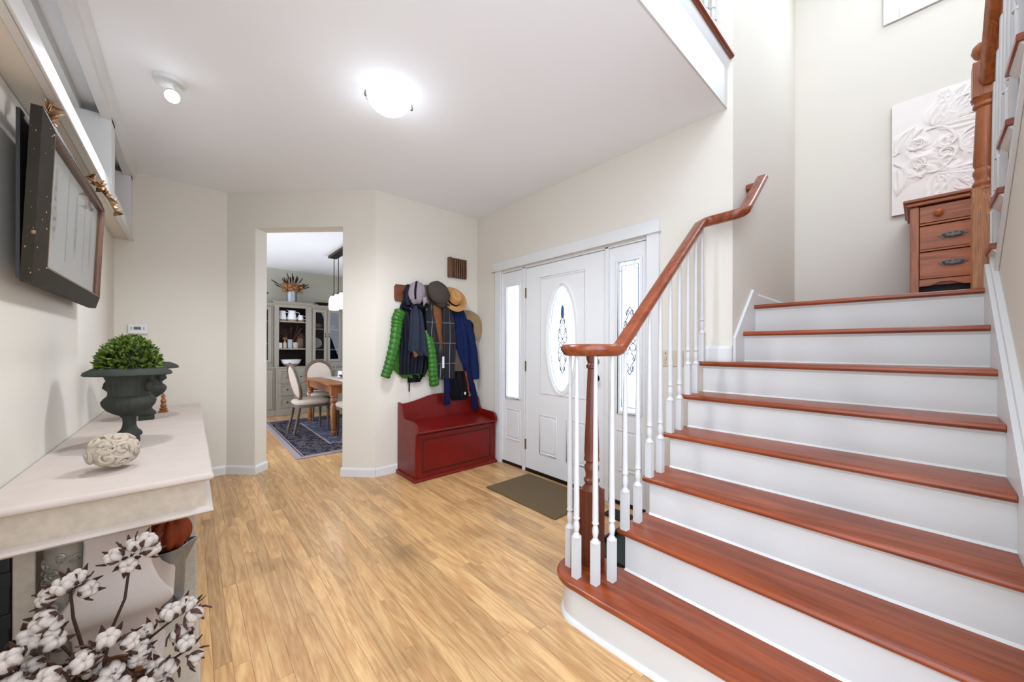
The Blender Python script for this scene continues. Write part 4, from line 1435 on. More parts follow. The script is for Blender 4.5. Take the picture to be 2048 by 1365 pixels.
# ---------------------------------------------------------------- urns
def urn(loc, lab):
    u = thing('urn', lab, 'urn', (0, 0, 0))
    n = 48
    fl = lambda a, b: (lambda r, z, t: r * (1 + (0.045 * abs(sin(12 * t)) if a < z < b else 0)))
    MB().lathe([(0.0530, 0.0), (0.0530, 0.034)], (0, 0, 0), 4).xf(Matrix.Rotation(0.1, 4, 'Z')).build('plinth', M['iron'], u, bevel=0.006)
    MB().lathe([(0.0449, 0.033), (0.0476, 0.042), (0.0422, 0.056), (0.0313, 0.066), (0.0258, 0.082), (0.0238, 0.105), (0.0258, 0.125), (0.0340, 0.133), (0.0340, 0.14)], (0, 0, 0), n).build('stem', M['iron'], u, smooth=50)
    MB().lathe([(0.0313, 0.136), (0.0510, 0.146), (0.0762, 0.166), (0.0911, 0.190), (0.0952, 0.210), (0.0898, 0.226), (0.0762, 0.240)], (0, 0, 0), 96, flute=fl(0.14, 0.215)).build('gadrooned_bowl', M['iron'], u, smooth=60)
    MB().lathe([(0.0775, 0.238), (0.0748, 0.25), (0.0762, 0.28), (0.0816, 0.315), (0.0911, 0.340), (0.1020, 0.352)], (0, 0, 0), 96, flute=lambda r, z, t: r * (1 + 0.008 * sin(24 * t))).build('body', M['iron'], u, smooth=60)
    MB().lathe([(0.0952, 0.348), (0.1292, 0.346), (0.1550, 0.340), (0.1605, 0.345), (0.1537, 0.358), (0.1326, 0.372), (0.1122, 0.380), (0.1020, 0.378), (0.0952, 0.360), (0.0136, 0.350)], (0, 0, 0), 96, flute=lambda r, z, t: r * (1 + (0.012 * sin(40 * t) if 0.352 < z < 0.376 and r > 0.12 else 0))).build('rolled_rim', M['iron'], u, smooth=60)
    for s in (0, pi):
        k = MB()
        k.sphere((0.088, 0, 0.285), (0.022, 0.020, 0.030), 12, 8)
        k.sphere((0.102, 0, 0.278), (0.015, 0.010, 0.013), 10, 6)
        k.xf(Matrix.Rotation(s - 0.55, 4, 'Z')).build('mask_handle', M['iron'], u, smooth=60)
    u.location = loc
    return u


U1 = (-0.228, 2.660, TZ)
urn(U1, 'dark cast iron urn holding the boxwood ball, nearer one on the console table')
urn((-0.215, 3.420, TZ), 'dark cast iron urn standing behind the boxwood urn')
bx = thing('boxwood_ball', 'clipped green boxwood dome sitting in the nearer iron urn', 'plant', (U1[0], U1[1], TZ + 0.352))
c0 = Vector((U1[0], U1[1], TZ + 0.365))
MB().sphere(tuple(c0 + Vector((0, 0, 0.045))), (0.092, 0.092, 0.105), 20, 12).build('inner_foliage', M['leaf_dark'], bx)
lm = MB()
r4 = random.Random(5)
for i in range(1300):
    z = r4.uniform(-0.12, 1)
    t = r4.uniform(0, 2 * pi)
    s = sqrt(max(0, 1 - z * z))
    d = Vector((s * cos(t), s * sin(t), z))
    R = Vector((0.108, 0.108, 0.150)) * r4.uniform(0.88, 1.06)
    p = c0 + Vector((d.x * R.x, d.y * R.y, d.z * R.z + 0.012))
    dr = (d + Vector((r4.uniform(-.8, .8), r4.uniform(-.8, .8), r4.uniform(-.4, .9)))).normalized()
    leaf_quad(lm, p, dr, d + Vector((r4.uniform(-.4, .4), r4.uniform(-.4, .4), 0.2)), r4.uniform(0.015, 0.023), r4.uniform(0.0065, 0.0095))
lo = lm.build('leaves', M['leaf'], bx, smooth=0, fix=False)
lo['kind'] = 'stuff'

# carved ball
def swirl(d):
    h = 0
    for (ax, ay, az, k, ph) in ((0.2, -0.9, 0.35, 1, 0.0), (-0.7, -0.5, 0.3, -1, 1.0), (0.85, -0.3, 0.2, -1, 2.0), (-0.2, -0.6, 0.8, 1, 0.6), (0.3, 0.5, 0.8, -1, 0), (0.0, -0.8, -0.6, 1, 2.2), (-0.9, 0.3, 0.1, 1, 0), (0.6, 0.7, -0.1, 1, 0), (-0.3, 0.9, 0.1, -1, 1), (0.65, -0.65, -0.4, -1, 0.4), (-0.6, -0.6, -0.5, -1, 0.1)):
        a = Vector((ax, ay, az)).normalized()
        r = math.acos(max(-1, min(1, a.dot(d))))
        if r < 0.75:
            b = a.cross(Vector((0, 0.3, 1))).normalized()
            c = a.cross(b)
            t = atan2(d.dot(c), d.dot(b)) * k + ph + 4.5 * math.log(r + 0.15)
            w_ = (1 - (r / 0.75) ** 2)
            h = max(h, w_ * (0.5 + 0.5 * cos(t)) ** 1.3)
    return 0.86 + 0.17 * h + 0.02 * noise.noise(d * 6)


CBM = Matrix.Translation((-0.226, 2.118, TZ + 0.071)) @ Matrix.Rotation(0.5, 4, 'Z') @ Matrix.Rotation(0.15, 4, 'Y')
cbo = thing('carved_ball', 'cream carved stone ball with leafy scrolls on the console table', 'ornament', (-0.226, 2.118, TZ))
cb = MB().sphere((0, 0, 0), (0.074, 0.074, 0.071), 80, 50, disp=swirl).xf(CBM)
cb.build('core', M['carved'], cbo, smooth=70)
r8 = random.Random(17)
m = MB()
for (ax, ay, az, k, turns, R) in ((0.0, -1, 0.25, 1, 1.5, 0.62), (-0.75, -0.75, 0.35, -1, 1.4, 0.5), (0.8, -0.6, 0.3, -1, 1.4, 0.52), (-0.1, -0.55, 0.95, 1, 1.3, 0.5), (0.25, -0.9, -0.5, -1, 1.3, 0.45), (-0.55, -0.85, -0.35, 1, 1.3, 0.42), (0.75, 0.1, 0.8, 1, 1.3, 0.5), (-0.85, 0.0, 0.6, 1, 1.3, 0.5), (0.95, -0.2, -0.35, 1, 1.2, 0.4), (0, 0.8, 0.7, 1, 1.4, 0.6), (0, 0.9, -0.3, -1, 1.4, 0.6), (-0.95, 0.2, -0.3, -1, 1.2, 0.5)):
    a = Vector((ax, ay, az)).normalized()
    b_ = a.cross(Vector((0.1, 0.2, 1))).normalized()
    c_ = a.cross(b_)
    for strand in (0, 0.24):
        pts, rad = [], []
        for i in range(26):
            t = i / 25
            rr = R * (0.10 + 0.90 * t) * (1 - 0.25 * strand)
            an = k * (turns * 2 * pi * (1 - t) ** 1.2) + ax * 3 + strand * 4
            d = (a * cos(rr) + (b_ * cos(an) + c_ * sin(an)) * sin(rr)).normalized()
            pts.append(CBM @ Vector((0.070 * d.x, 0.070 * d.y, 0.067 * d.z)))
            rad.append(0.0028 + 0.0050 * sin(pi * min(1, t * 0.9 + 0.08)))
        m.tube([tuple(p) for p in pts], rad, 6)
m.build('scroll_carving', M['carved'], cbo, smooth=70)
fg = thing('wooden_finial', 'little turned brown wooden finial behind the urns', 'ornament', (-0.145, 3.72, TZ))
MB().lathe([(0.026, 0), (0.028, 0.012), (0.020, 0.018), (0.024, 0.028), (0.016, 0.036)], (-0.145, 3.72, TZ), 16).build('foot', M['pine'], fg)
MB().lathe([(0.014, 0.034), (0.020, 0.05), (0.012, 0.066), (0.018, 0.085), (0.010, 0.10), (0.014, 0.12), (0.004, 0.138)], (-0.145, 3.72, TZ), 16).build('spindle', M['pine'], fg)

# ---------------------------------------------------------------- under the table
bk = thing('zinc_pitcher', 'galvanised metal pitcher with a spout under the console table', 'pitcher', (-0.085, 2.33, 0.062))
PB = (-0.080, 2.330, 0.062)
MB().lathe([(0.058, 0), (0.062, 0.008), (0.066, 0.12), (0.072, 0.245), (0.075, 0.25), (0.070, 0.25), (0.060, 0.02), (0.01, 0.015)], PB, 32, cap=False).build('body', M['zinc'], bk, smooth=50)
MB().add([(PB[0] + 0.055, PB[1] - 0.035, PB[2] + 0.19), (PB[0] + 0.055, PB[1] + 0.035, PB[2] + 0.19), (PB[0] + 0.045, PB[1] - 0.055, PB[2] + 0.25), (PB[0] + 0.045, PB[1] + 0.055, PB[2] + 0.25), (PB[0] + 0.112, PB[1], PB[2] + 0.262), (PB[0] + 0.066, PB[1], PB[2] + 0.16)], [(5, 0, 2, 4), (5, 4, 3, 1), (0, 5, 1), (0, 2, 3, 1)]).build('spout', M['zinc'], bk, smooth=0).modifiers.new('t', 'SOLIDIFY').thickness = 0.002
MB().tube([(PB[0] - 0.066, PB[1], PB[2] + 0.22), (PB[0] - 0.115, PB[1], PB[2] + 0.20), (PB[0] - 0.12, PB[1], PB[2] + 0.12), (PB[0] - 0.064, PB[1], PB[2] + 0.08)], 0.007, 8).build('handle', M['zinc'], bk)
pk = thing('fabric_pumpkin', 'rust orange ribbed pumpkin sitting in the zinc pitcher', 'pumpkin', (PB[0], PB[1], 0.27))
MB().sphere((PB[0] + 0.012, PB[1], 0.372), (0.078, 0.078, 0.082), 56, 20, disp=lambda d: 0.80 + 0.22 * abs(cos(4 * atan2(d.y, d.x)))).build('body', M['pumpkin'], pk, smooth=60)
MB().tube([(PB[0] + 0.012, PB[1], 0.44), (PB[0] - 0.006, PB[1] - 0.02, 0.475), (PB[0] - 0.02, PB[1] - 0.05, 0.48)], [0.012, 0.009, 0.006], 8).build('stem', M['husk'], pk)
oc = thing('carved_column', 'ornate silvered openwork column under the near end of the console table', 'candlestick', (-0.318, 1.985, 0.062))
r5 = random.Random(9)
MB().lathe([(0.055, 0.0), (0.06, 0.03), (0.045, 0.06), (0.040, 0.20), (0.046, 0.30), (0.052, 0.42), (0.056, 0.50), (0.060, 0.538)], (-0.318, 1.985, 0.062), 24).build('shaft', M['silverleaf'], oc, smooth=50)
m = MB()
for i in range(70):
    t = r5.uniform(0, 2 * pi)
    z = 0.062 + r5.uniform(0.25, 0.53)
    R = 0.052 + 0.012 * (z - 0.3)
    c = Vector((-0.318 + R * cos(t), 1.985 + R * sin(t), z))
    tg = Vector((-sin(t), cos(t), 0))
    a0 = r5.uniform(0, 6)
    m.tube([tuple(c + tg * (0.016 * (1 - k / 14) * cos(a0 + k * 0.5)) + Vector((0, 0, 0.016 * (1 - k / 14) * sin(a0 + k * 0.5)))) for k in range(11)], 0.004, 5)
m.build('scroll_carving', M['silverleaf'], oc, smooth=60)
bb = thing('black_crate', 'dark black crate standing against the wall under the console table', 'crate', (-0.425, 2.30, 0.062))
m = MB().box(-0.474, -0.446, 2.02, 2.60, 0.062, 0.56)
m.build('body', M['black'], bb, bevel=0.006)
for zz in (0.16, 0.30, 0.44):
    B(-0.475, -0.444, 2.012, 2.02, zz, zz + 0.05).build('slat', M['black'], bb, bevel=0.002)

# ---------------------------------------------------------------- cotton stems in the foreground
cot = thing('cotton_bouquet', 'dried cotton stems with white bolls in front of the console table', 'dried flowers', (-0.2, 1.66, 0.062))
vase = tag(MB().lathe([(0.075, 0), (0.095, 0.01), (0.11, 0.06), (0.105, 0.11), (0.085, 0.145), (0.088, 0.155), (0.08, 0.155), (0.075, 0.14), (0.09, 0.06), (0.01, 0.02)], (-0.215, 1.690, 0.062), 32, cap=False).build('woven_pot', M['wicker'], smooth=50), 'brown woven pot holding the cotton stems', 'pot')


def lobe_mesh():
    b_ = MB()
    r6 = random.Random(3)
    for k in range(5):
        a = 2 * pi * k / 5
        c = Vector((0.017 * cos(a), 0.017 * sin(a), 0.020 + r6.uniform(-.003, .003)))
        b_.sphere(tuple(c), (0.0175, 0.0175, 0.0235), 10, 7, disp=lambda d: 1 + 0.10 * noise.noise(d * 3 + Vector((k * 7, 0, 0))))
    h_ = MB()
    for k in range(5):
        a = 2 * pi * (k + 0.5) / 5
        o_ = Vector((cos(a), sin(a), 0))
        s_ = Vector((-sin(a), cos(a), 0))
        pts = []
        for (r, z, w_) in ((0.004, -0.006, 0.003), (0.024, 0.006, 0.011), (0.038, 0.022, 0.008), (0.045, 0.046, 0.0008)):
            pts += [o_ * r + s_ * w_ + Vector((0, 0, z)), o_ * (r + 0.003) + Vector((0, 0, z - 0.003)), o_ * r - s_ * w_ + Vector((0, 0, z))]
        b0 = []
        for q in range(3):
            b0 += [(q * 3, q * 3 + 1, q * 3 + 4, q * 3 + 3), (q * 3 + 1, q * 3 + 2, q * 3 + 5, q * 3 + 4)]
        h_.add(pts, b0)
    h_.lathe([(0.004, -0.02), (0.006, -0.006), (0.010, 0.0), (0.004, 0.004)], (0, 0, 0), 8)
    return b_, h_


lb, hb = lobe_mesh()
bm_ = bpy.data.meshes.new('boll'); bm_.from_pydata(lb.v, [], lb.f); bm_.shade_smooth(); bm_.materials.append(M['cotton'])
hm_ = bpy.data.meshes.new('husk'); hm_.from_pydata(hb.v, [], hb.f); hm_.materials.append(M['husk'])


def boll(p, d, s, host):
    q = Vector(d).to_track_quat('Z', 'Y')
    o = bpy.data.objects.new('boll', bm_)
    COL.objects.link(o)
    o.parent = host
    o.location = Vector(p) - ORG[host]
    o.rotation_mode = 'QUATERNION'
    o.rotation_quaternion = q
    o.scale = (s, s, s)
    h = bpy.data.objects.new('husk', hm_)
    COL.objects.link(h)
    h.parent = o
    h.modifiers.new('t', 'SOLIDIFY').thickness = 0.0015


base = Vector((-0.21, 1.69, 0.17))
# tips of the stems (x, y, z) and the bolls clustered along each
stems = [
    [(-0.20, 1.70, 0.30), (-0.155, 1.70, 0.43), (-0.142, 1.70, 0.560)],
    [(-0.24, 1.70, 0.30), (-0.262, 1.70, 0.42), (-0.268, 1.70, 0.505)],
    [(-0.15, 1.66, 0.25), (-0.09, 1.64, 0.31), (-0.040, 1.63, 0.345), (0.012, 1.62, 0.372)],
    [(-0.14, 1.62, 0.21), (-0.07, 1.58, 0.235), (-0.010, 1.57, 0.262)],
    [(-0.25, 1.66, 0.27), (-0.30, 1.64, 0.345), (-0.330, 1.64, 0.395)],
    [(-0.27, 1.62, 0.25), (-0.325, 1.60, 0.30), (-0.350, 1.60, 0.40)],
    [(-0.22, 1.58, 0.24), (-0.235, 1.54, 0.30), (-0.250, 1.53, 0.36)],
    [(-0.19, 1.60, 0.24), (-0.185, 1.57, 0.32), (-0.175, 1.56, 0.375)],
    [(-0.17, 1.55, 0.20), (-0.14, 1.50, 0.225), (-0.105, 1.48, 0.25)],
    [(-0.24, 1.55, 0.20), (-0.265, 1.50, 0.235), (-0.285, 1.48, 0.27)],
]
spots = [
    [(2, (-0.025, -0.01, 0.012), (-0.6, -0.3, 0.6)), (2, (0.010, -0.01, 0.030), (0.1, -0.3, 1)), (2, (0.034, 0.0, 0.006), (0.8, -0.3, 0.4)), (2, (-0.004, -0.02, -0.012), (0.1, -0.9, 0.1)), (2, (0.030, -0.01, 0.034), (0.5, -0.2, 0.8))],
    [(2, (-0.028, -0.01, 0.004), (-0.8, -0.4, 0.3)), (2, (0.012, -0.01, 0.030), (0.2, -0.4, 1)), (2, (0.030, -0.02, 0.0), (0.7, -0.6, 0.2)), (2, (-0.006, -0.02, 0.024), (-0.3, -0.7, 0.7))],
    [(2, (0.0, -0.01, 0.020), (-0.2, -0.3, 1)), (2, (0.028, 0.0, 0.022), (0.5, -0.2, 0.9)), (2, (0.012, -0.02, -0.024), (0.2, -0.6, -0.6)), (3, (-0.01, -0.01, -0.015), (0.5, -0.5, -0.5)), (1, (-0.01, -0.01, 0.02), (-0.3, -0.4, 0.9))],
    [(2, (0.0, -0.01, 0.02), (0.2, -0.3, 0.9)), (2, (-0.035, -0.01, -0.012), (-0.2, -0.7, -0.2)), (2, (0.014, -0.01, -0.02), (0.7, -0.4, -0.3)), (1, (0.0, -0.02, 0.012), (-0.2, -0.6, 0.6)), (1, (0.0, -0.02, -0.03), (0.1, -0.7, -0.5))],
    [(2, (0.0, -0.01, 0.012), (-0.2, -0.5, 0.9)), (2, (0.034, -0.01, 0.010), (0.6, -0.5, 0.5)), (1, (-0.012, -0.01, 0.01), (-0.6, -0.6, 0.3))],
    [(2, (0.0, -0.01, 0.006), (-0.3, -0.5, 0.8)), (2, (0.008, -0.01, -0.045), (-0.2, -0.8, 0.1))],
    [(2, (-0.016, -0.01, 0.006), (-0.6, -0.5, 0.5)), (2, (0.024, -0.01, 0.012), (0.5, -0.5, 0.6)), (1, (0.0, -0.02, 0.0), (0, -1, 0))],
    [(2, (0.0, -0.01, 0.018), (0.1, -0.5, 0.9)), (2, (0.034, -0.01, -0.004), (0.8, -0.5, 0.2)), (2, (-0.03, -0.01, -0.006), (-0.8, -0.5, 0.2)), (1, (0.015, -0.02, -0.01), (0.3, -0.9, 0))],
    [(2, (0.0, -0.01, 0.012), (0.4, -0.5, 0.7)), (2, (-0.03, -0.01, -0.004), (-0.4, -0.8, 0.2)), (1, (0.0, -0.01, -0.02), (0.1, -0.9, -0.2))],
    [(2, (0.0, -0.01, 0.012), (-0.4, -0.5, 0.7)), (2, (0.03, -0.01, -0.01), (0.3, -0.8, 0.2)), (1, (-0.02, -0.01, 0), (-0.3, -0.9, -0.1))],
]
r9 = random.Random(31)
for k in range(9):
    tx, ty, tz = ((-0.335, 1.62, 0.27), (-0.30, 1.57, 0.22), (-0.315, 1.66, 0.44), (-0.225, 1.60, 0.33), (-0.13, 1.60, 0.30), (-0.17, 1.53, 0.27), (-0.215, 1.50, 0.23), (-0.06, 1.55, 0.20), (-0.345, 1.58, 0.34))[k]
    stems.append([(lerp(-0.21, tx, 0.4), lerp(1.69, ty, 0.5), lerp(0.17, tz, 0.5)), (lerp(-0.21, tx, 0.8), lerp(1.69, ty, 0.85), lerp(0.17, tz, 0.85)), (tx, ty, tz)])
    spots.append([(2, (r9.uniform(-.028, .028), -0.01, r9.uniform(-.02, .02)), (r9.uniform(-.8, .8), -0.6, r9.uniform(-.3, .9))) for q in range(3)])
for pts, sps in zip(stems, spots):
    st = MB().tube([tuple(base)] + pts, [0.005, 0.0045, 0.004, 0.0035, 0.003][:len(pts) + 1], 7).build('stem', M['twig'], cot)
    for k, off, d in sps:
        boll(Vector(pts[min(k, len(pts) - 1)]) + Vector(off), d, random.uniform(0.70, 0.88), cot)
    tip = Vector(pts[-1])
    for s in range(2):
        e = tip + Vector((random.uniform(-0.02, 0.04), -0.005, random.uniform(0.01, 0.05)))
        MB().tube([tuple(tip), tuple(e)], [0.0028, 0.0012], 5).build('twig', M['twig'], cot)

# ---------------------------------------------------------------- red storage bench
bn = thing('storage_bench', 'dark red painted storage bench with a curved back below the coats', 'bench', (2.03, 3.26, 0))
prof = [(3.455, 0.0), (3.455, 0.698), (3.438, 0.700), (3.395, 0.688), (3.372, 0.66), (3.358, 0.60), (3.340, 0.568), (3.30, 0.553), (3.16, 0.548), (3.10, 0.545), (3.066, 0.528), (3.048, 0.50), (3.042, 0.46), (3.075, 0.42), (3.082, 0.03), (3.082, 0.0)]
for x0 in (1.548, 2.472):
    MB().prism(prof, 'x', x0, x0 + 0.022).build('side_panel', M['red'], bn, bevel=0.004)
bk = [(1.57, 0.03), (1.57, 0.683), (1.62, 0.684), (1.70, 0.696), (1.80, 0.720), (1.88, 0.742), (1.96, 0.752), (2.03, 0.754), (2.10, 0.750), (2.18, 0.738), (2.26, 0.716), (2.36, 0.694), (2.44, 0.684), (2.472, 0.683), (2.472, 0.03)]
MB().prism(bk, 'y', 3.428, 3.448).build('back_panel', M['red'], bn, bevel=0.003)
ld = MB().prism([(3.055, 0.444), (3.050, 0.452), (3.055, 0.462), (3.428, 0.512), (3.428, 0.494)], 'x', 1.573, 2.470)
ld.build('lid', M['red'], bn, bevel=0.003)
B(1.57, 2.472, 3.082, 3.100, 0.03, 0.425).build('front_panel', M['red'], bn, smooth=0)
B(1.57, 2.472, 3.092, 3.11, 0.425, 0.445)  .build('lid_gap_shade', M['redline'], bn, smooth=0)  # dark strip painted in for the shade in the gap below the lid
fr = MB()
for (x0, x1, z0, z1) in ((1.620, 1.632, 0.075, 0.385), (2.420, 2.432, 0.075, 0.385), (1.632, 2.420, 0.075, 0.087), (1.632, 2.420, 0.373, 0.385)):
    fr.box(x0, x1, 3.078, 3.083, z0, z1)
fr.build('front_bead', M['redline'], bn, bevel=0.003)
MB().prism([(3.455, 0), (3.060, 0), (3.054, 0.006), (3.054, 0.018), (3.066, 0.026), (3.082, 0.034), (3.455, 0.034)], 'x', 1.530, 2.505).build('base_moulding', M['red'], bn, bevel=0.003)
for x0 in (1.70, 2.36):
    B(x0, x0 + 0.018, 3.074, 3.09, 0.425, 0.446).build('bumper', M['red'], bn)

# ---------------------------------------------------------------- doormat, floor register, boot tray
dm = tag(MB().box(1.968, 2.492, 1.745, 2.555, 0.0005, 0.011).build('doormat', M['mat'], bevel=0.003), 'brown pile doormat in front of the entry door', 'doormat')
rg = thing('floor_register', 'dark metal floor register by the base of the stairs', 'vent', (2.37, 1.45, 0.0))
MB().box(2.30, 2.45, 1.33, 1.58, 0.0005, 0.006).build('frame', M['dark_metal'], rg, bevel=0.001)
for i in range(7):
    B(2.315, 2.435, 1.35 + i * 0.031, 1.363 + i * 0.031, 0.006, 0.009).build('louvre', M['dark_metal'], rg)
bt = thing('boot_tray', 'dark green boot tray behind the starting step', 'tray', (2.0, 1.22, 0.0))
MB().box(1.82, 2.24, 1.06, 1.33, 0.0005, 0.008).build('floor_panel', M['tray'], bt)
m = MB()
m.box(1.80, 2.26, 1.04, 1.06, 0.0005, 0.035).box(1.80, 2.26, 1.33, 1.35, 0.0005, 0.035).box(1.80, 1.82, 1.06, 1.33, 0.0005, 0.035).box(2.24, 2.26, 1.06, 1.33, 0.0005, 0.035)
m.build('rim', M['black'], bt, bevel=0.004)

# ---------------------------------------------------------------- wooden chime cover
cm = thing('chime_cover', 'square slatted brown wooden box on the wall above the straw hat', 'chime box', (2.25, 3.45, 2.03))
B(2.155, 2.362, 3.466, YC, 2.028, 2.240).build('back_box', M['newel'], cm)
MB().box(2.128, 2.160, 3.428, YC - 0.001, 2.022, 2.244).build('side_post', M['slatwood'], cm, bevel=0.003)
for i in range(7):
    x0 = 2.166 + i * 0.0295
    B(x0, x0 + 0.015, 3.432, 3.464, 2.024, 2.242).build('slat', M['slatwood'], cm, bevel=0.002)

# ---------------------------------------------------------------- coat rack and what hangs on it
ck = thing('coat_rack', 'red brown wooden coat rack board mostly hidden by the coats', 'coat rack', (1.93, 3.46, 1.70))
MB().prism([(1.516, 1.735), (1.528, 1.708), (2.30, 1.708), (2.312, 1.735), (2.312, 1.86), (2.304, 1.862), (2.304, 1.875), (1.528, 1.875), (1.524, 1.860), (1.516, 1.858)], 'y', 3.452, YC).build('board', M['rackwood'], ck, bevel=0.003)
for x0 in (1.60, 1.735, 1.90, 2.07, 2.20):
    MB().tube([(x0, 3.455, 1.80), (x0, 3.40, 1.805), (x0, 3.375, 1.835)], [0.008, 0.008, 0.010], 8).build('peg', M['dark_metal'], ck)
    MB().sphere((x0 + 0.02, 3.451, 1.79), 0.005, 8, 5).build('screw_head', M['brass'], ck)


def drape(rows, yb, t, nf=3, amp=0.012, ph=0.0, nu=36, nv=44, belly=0.6, hem=0.0, seed=0):
    """closed hanging cloth between outline rows (z, left x, right x)"""
    m = MB()
    vs = []
    for j in range(nv + 1):
        v = j / nv
        z, xl, xr = interp(rows, v)
        for i in range(nu + 1):
            u = i / nu
            x = lerp(xl, xr, u)
            fold = amp * sin(2 * pi * nf * u + ph + 1.2 * v + 0.7 * sin(3 * v + seed)) * (0.35 + 0.65 * v)
            fold += 0.35 * amp * noise.noise(Vector((x * 14, z * 9, seed)))
            y = yb - t * (0.25 + 0.75 * max(0.0, sin(pi * (0.04 + 0.92 * u))) ** belly) * (0.75 + 0.25 * sin(pi * min(1, v * 1.15))) - fold * max(0.0, sin(pi * u)) ** 0.4
            dz = hem * sin(2 * pi * nf * u + ph) * (v ** 6)
            vs.append((x, y, z + dz))
    nb = len(vs)
    for j in range(nv + 1):
        z, xl, xr = interp(rows, j / nv)
        for i in range(nu + 1):
            vs.append((lerp(xl, xr, 0.03 + 0.94 * i / nu), yb, z))
    W = nu + 1
    fs = []
    for j in range(nv):
        for i in range(nu):
            a = j * W + i
            fs.append((a, a + 1, a + W + 1, a + W))
            fs.append((nb + a, nb + a + W, nb + a + W + 1, nb + a + 1))
        fs.append((j * W, (j + 1) * W, nb + (j + 1) * W, nb + j * W))
        a = j * W + nu
        fs.append((a, nb + a, nb + a + W, a + W))
    for i in range(nu):
        fs.append((i, nb + i, nb + i + 1, i + 1))
        a = nv * W + i
        fs.append((a, a + 1, nb + a + 1, nb + a))
    return m.add(vs, fs)


def quilt_tube(pts, rad, rings, n=20, flat=0.75, depth=0.16):
    P, R = [], []
    tot = rings * 6
    for k in range(tot + 1):
        t = k / tot
        x = t * (len(pts) - 1)
        i = min(int(x), len(pts) - 2)
        P.append(tuple(Vector(pts[i]).lerp(Vector(pts[i + 1]), x - i)))
        r = lerp(rad[0], rad[1], t)
        R.append(r * (1 - depth + depth * abs(sin(pi * rings * t)) ** 0.6))
    return MB().tube(P, R, n, flat=flat, ref=(0, 1, 0))


def plaid():
    m, t, b = nt('dark_tartan_cloth')
    tc = N(t, 'ShaderNodeNewGeometry')
    sp_ = N(t, 'ShaderNodeSeparateXYZ')
    t.links.new(tc.outputs['Position'], sp_.inputs[0])

    def stripes(src, period, width, phase):
        a = N(t, 'ShaderNodeMath', operation='MULTIPLY_ADD')
        a.inputs[1].default_value = 1 / period
        a.inputs[2].default_value = phase
        t.links.new(src, a.inputs[0])
        f = N(t, 'ShaderNodeMath', operation='FRACT')
        t.links.new(a.outputs[0], f.inputs[0])
        c = N(t, 'ShaderNodeMath', operation='LESS_THAN')
        c.inputs[1].default_value = width
        t.links.new(f.outputs[0], c.inputs[0])
        return c.outputs[0]

    X_, Z_ = sp_.outputs[0], sp_.outputs[2]
    prev = None
    base = N(t, 'ShaderNodeRGB')
    base.outputs[0].default_value = col(srgb(22, 24, 40))
    prev = base.outputs[0]
    for src, per, wd, ph, c in ((X_, 0.11, 0.42, 0.1, srgb(38, 28, 28)), (Z_, 0.21, 0.4, 0.3, srgb(28, 28, 36)), (X_, 0.13, 0.10, 0.55, srgb(56, 40, 32)), (X_, 0.105, 0.035, 0.3, srgb(160, 160, 168)), (Z_, 0.215, 0.018, 0.0, srgb(170, 170, 176))):
        k = stripes(src, per, wd, ph)
        mx = N(t, 'ShaderNodeMix', data_type='RGBA')
        mx.inputs[7].default_value = col(c)
        t.links.new(k, mx.inputs[0])
        t.links.new(prev, mx.inputs[6])
        prev = mx.outputs[2]
    t.links.new(prev, b.inputs['Base Color'])
    b.inputs['Roughness'].default_value = 0.9
    return m


M['plaid'] = plaid()
VEST = [(1.753, 1.602, 1.686), (1.665, 1.554, 1.818), (1.591, 1.532, 1.839), (1.48, 1.544, 1.86), (1.295, 1.553, 1.859), (1.109, 1.544, 1.859), (0.975, 1.548, 1.837)]
FLAP = [(1.665, 1.641, 1.74), (1.568, 1.631, 1.77), (1.431, 1.626, 1.79), (1.294, 1.616, 1.811), (1.212, 1.611, 1.836), (1.165, 1.699, 1.842)]
GREENB = [(1.595, 1.539, 1.882), (1.295, 1.529, 1.903), (1.034, 1.486, 1.88), (0.934, 1.60, 1.84)]
gj = thing('puffer_jacket', 'bright green quilted puffer jacket hanging at the end of the rack', 'jacket', (1.68, 3.45, 0.83))
drape(GREENB, 3.466, 0.05, 3, 0.008, nv=40).build('body', M['green'], gj, smooth=60)
quilt_tube([(1.560, 3.42, 1.600), (1.515, 3.39, 1.52), (1.503, 3.38, 1.435), (1.484, 3.378, 1.293), (1.451, 3.376, 1.16), (1.419, 3.376, 1.047), (1.388, 3.38, 0.957)], [0.062, 0.048], 15).build('sleeve', M['green'], gj, smooth=70)
quilt_tube([(1.835, 3.40, 1.42), (1.850, 3.365, 1.33), (1.866, 3.352, 1.22), (1.880, 3.35, 1.09), (1.885, 3.35, 0.97), (1.905, 3.36, 0.848)], [0.046, 0.056], 13).build('sleeve', M['green'], gj, smooth=70)
dj = thing('hooded_vest', 'charcoal navy vest with a dark hood hanging over the green jacket', 'vest', (1.70, 3.42, 0.88))
drape(VEST, 3.432, 0.060, 4, 0.020, 0.6, seed=2).build('body', M['navy_dark'], dj, smooth=60)
drape(FLAP, 3.372, 0.042, 2, 0.020, 1.9, seed=4, hem=0.012).build('front_flap', M['slate'], dj, smooth=60)
MB().tube([(1.560, 3.385, 1.655), (1.600, 3.36, 1.628), (1.640, 3.352, 1.640), (1.66, 3.35, 1.68)], [0.020, 0.026, 0.026, 0.020], 10, flat=0.7).build('collar', M['navy_dark'], dj)
MB().tube([(1.640, 3.40, 1.86), (1.612, 3.38, 1.80), (1.602, 3.37, 1.73), (1.612, 3.36, 1.66)], [0.030, 0.034, 0.034, 0.03], 12).build('hood', M['navy_dark'], dj, smooth=60)
MB().tube([(1.695, 3.33, 1.665), (1.74, 3.325, 1.650), (1.80, 3.335, 1.668), (1.82, 3.35, 1.70)], [0.020, 0.024, 0.024, 0.02], 10).build('collar', M['blackcloth'], dj)
MB().sphere((1.622, 3.330, 1.624), 0.006, 8, 6).build('snap_button', M['nickel'], dj)
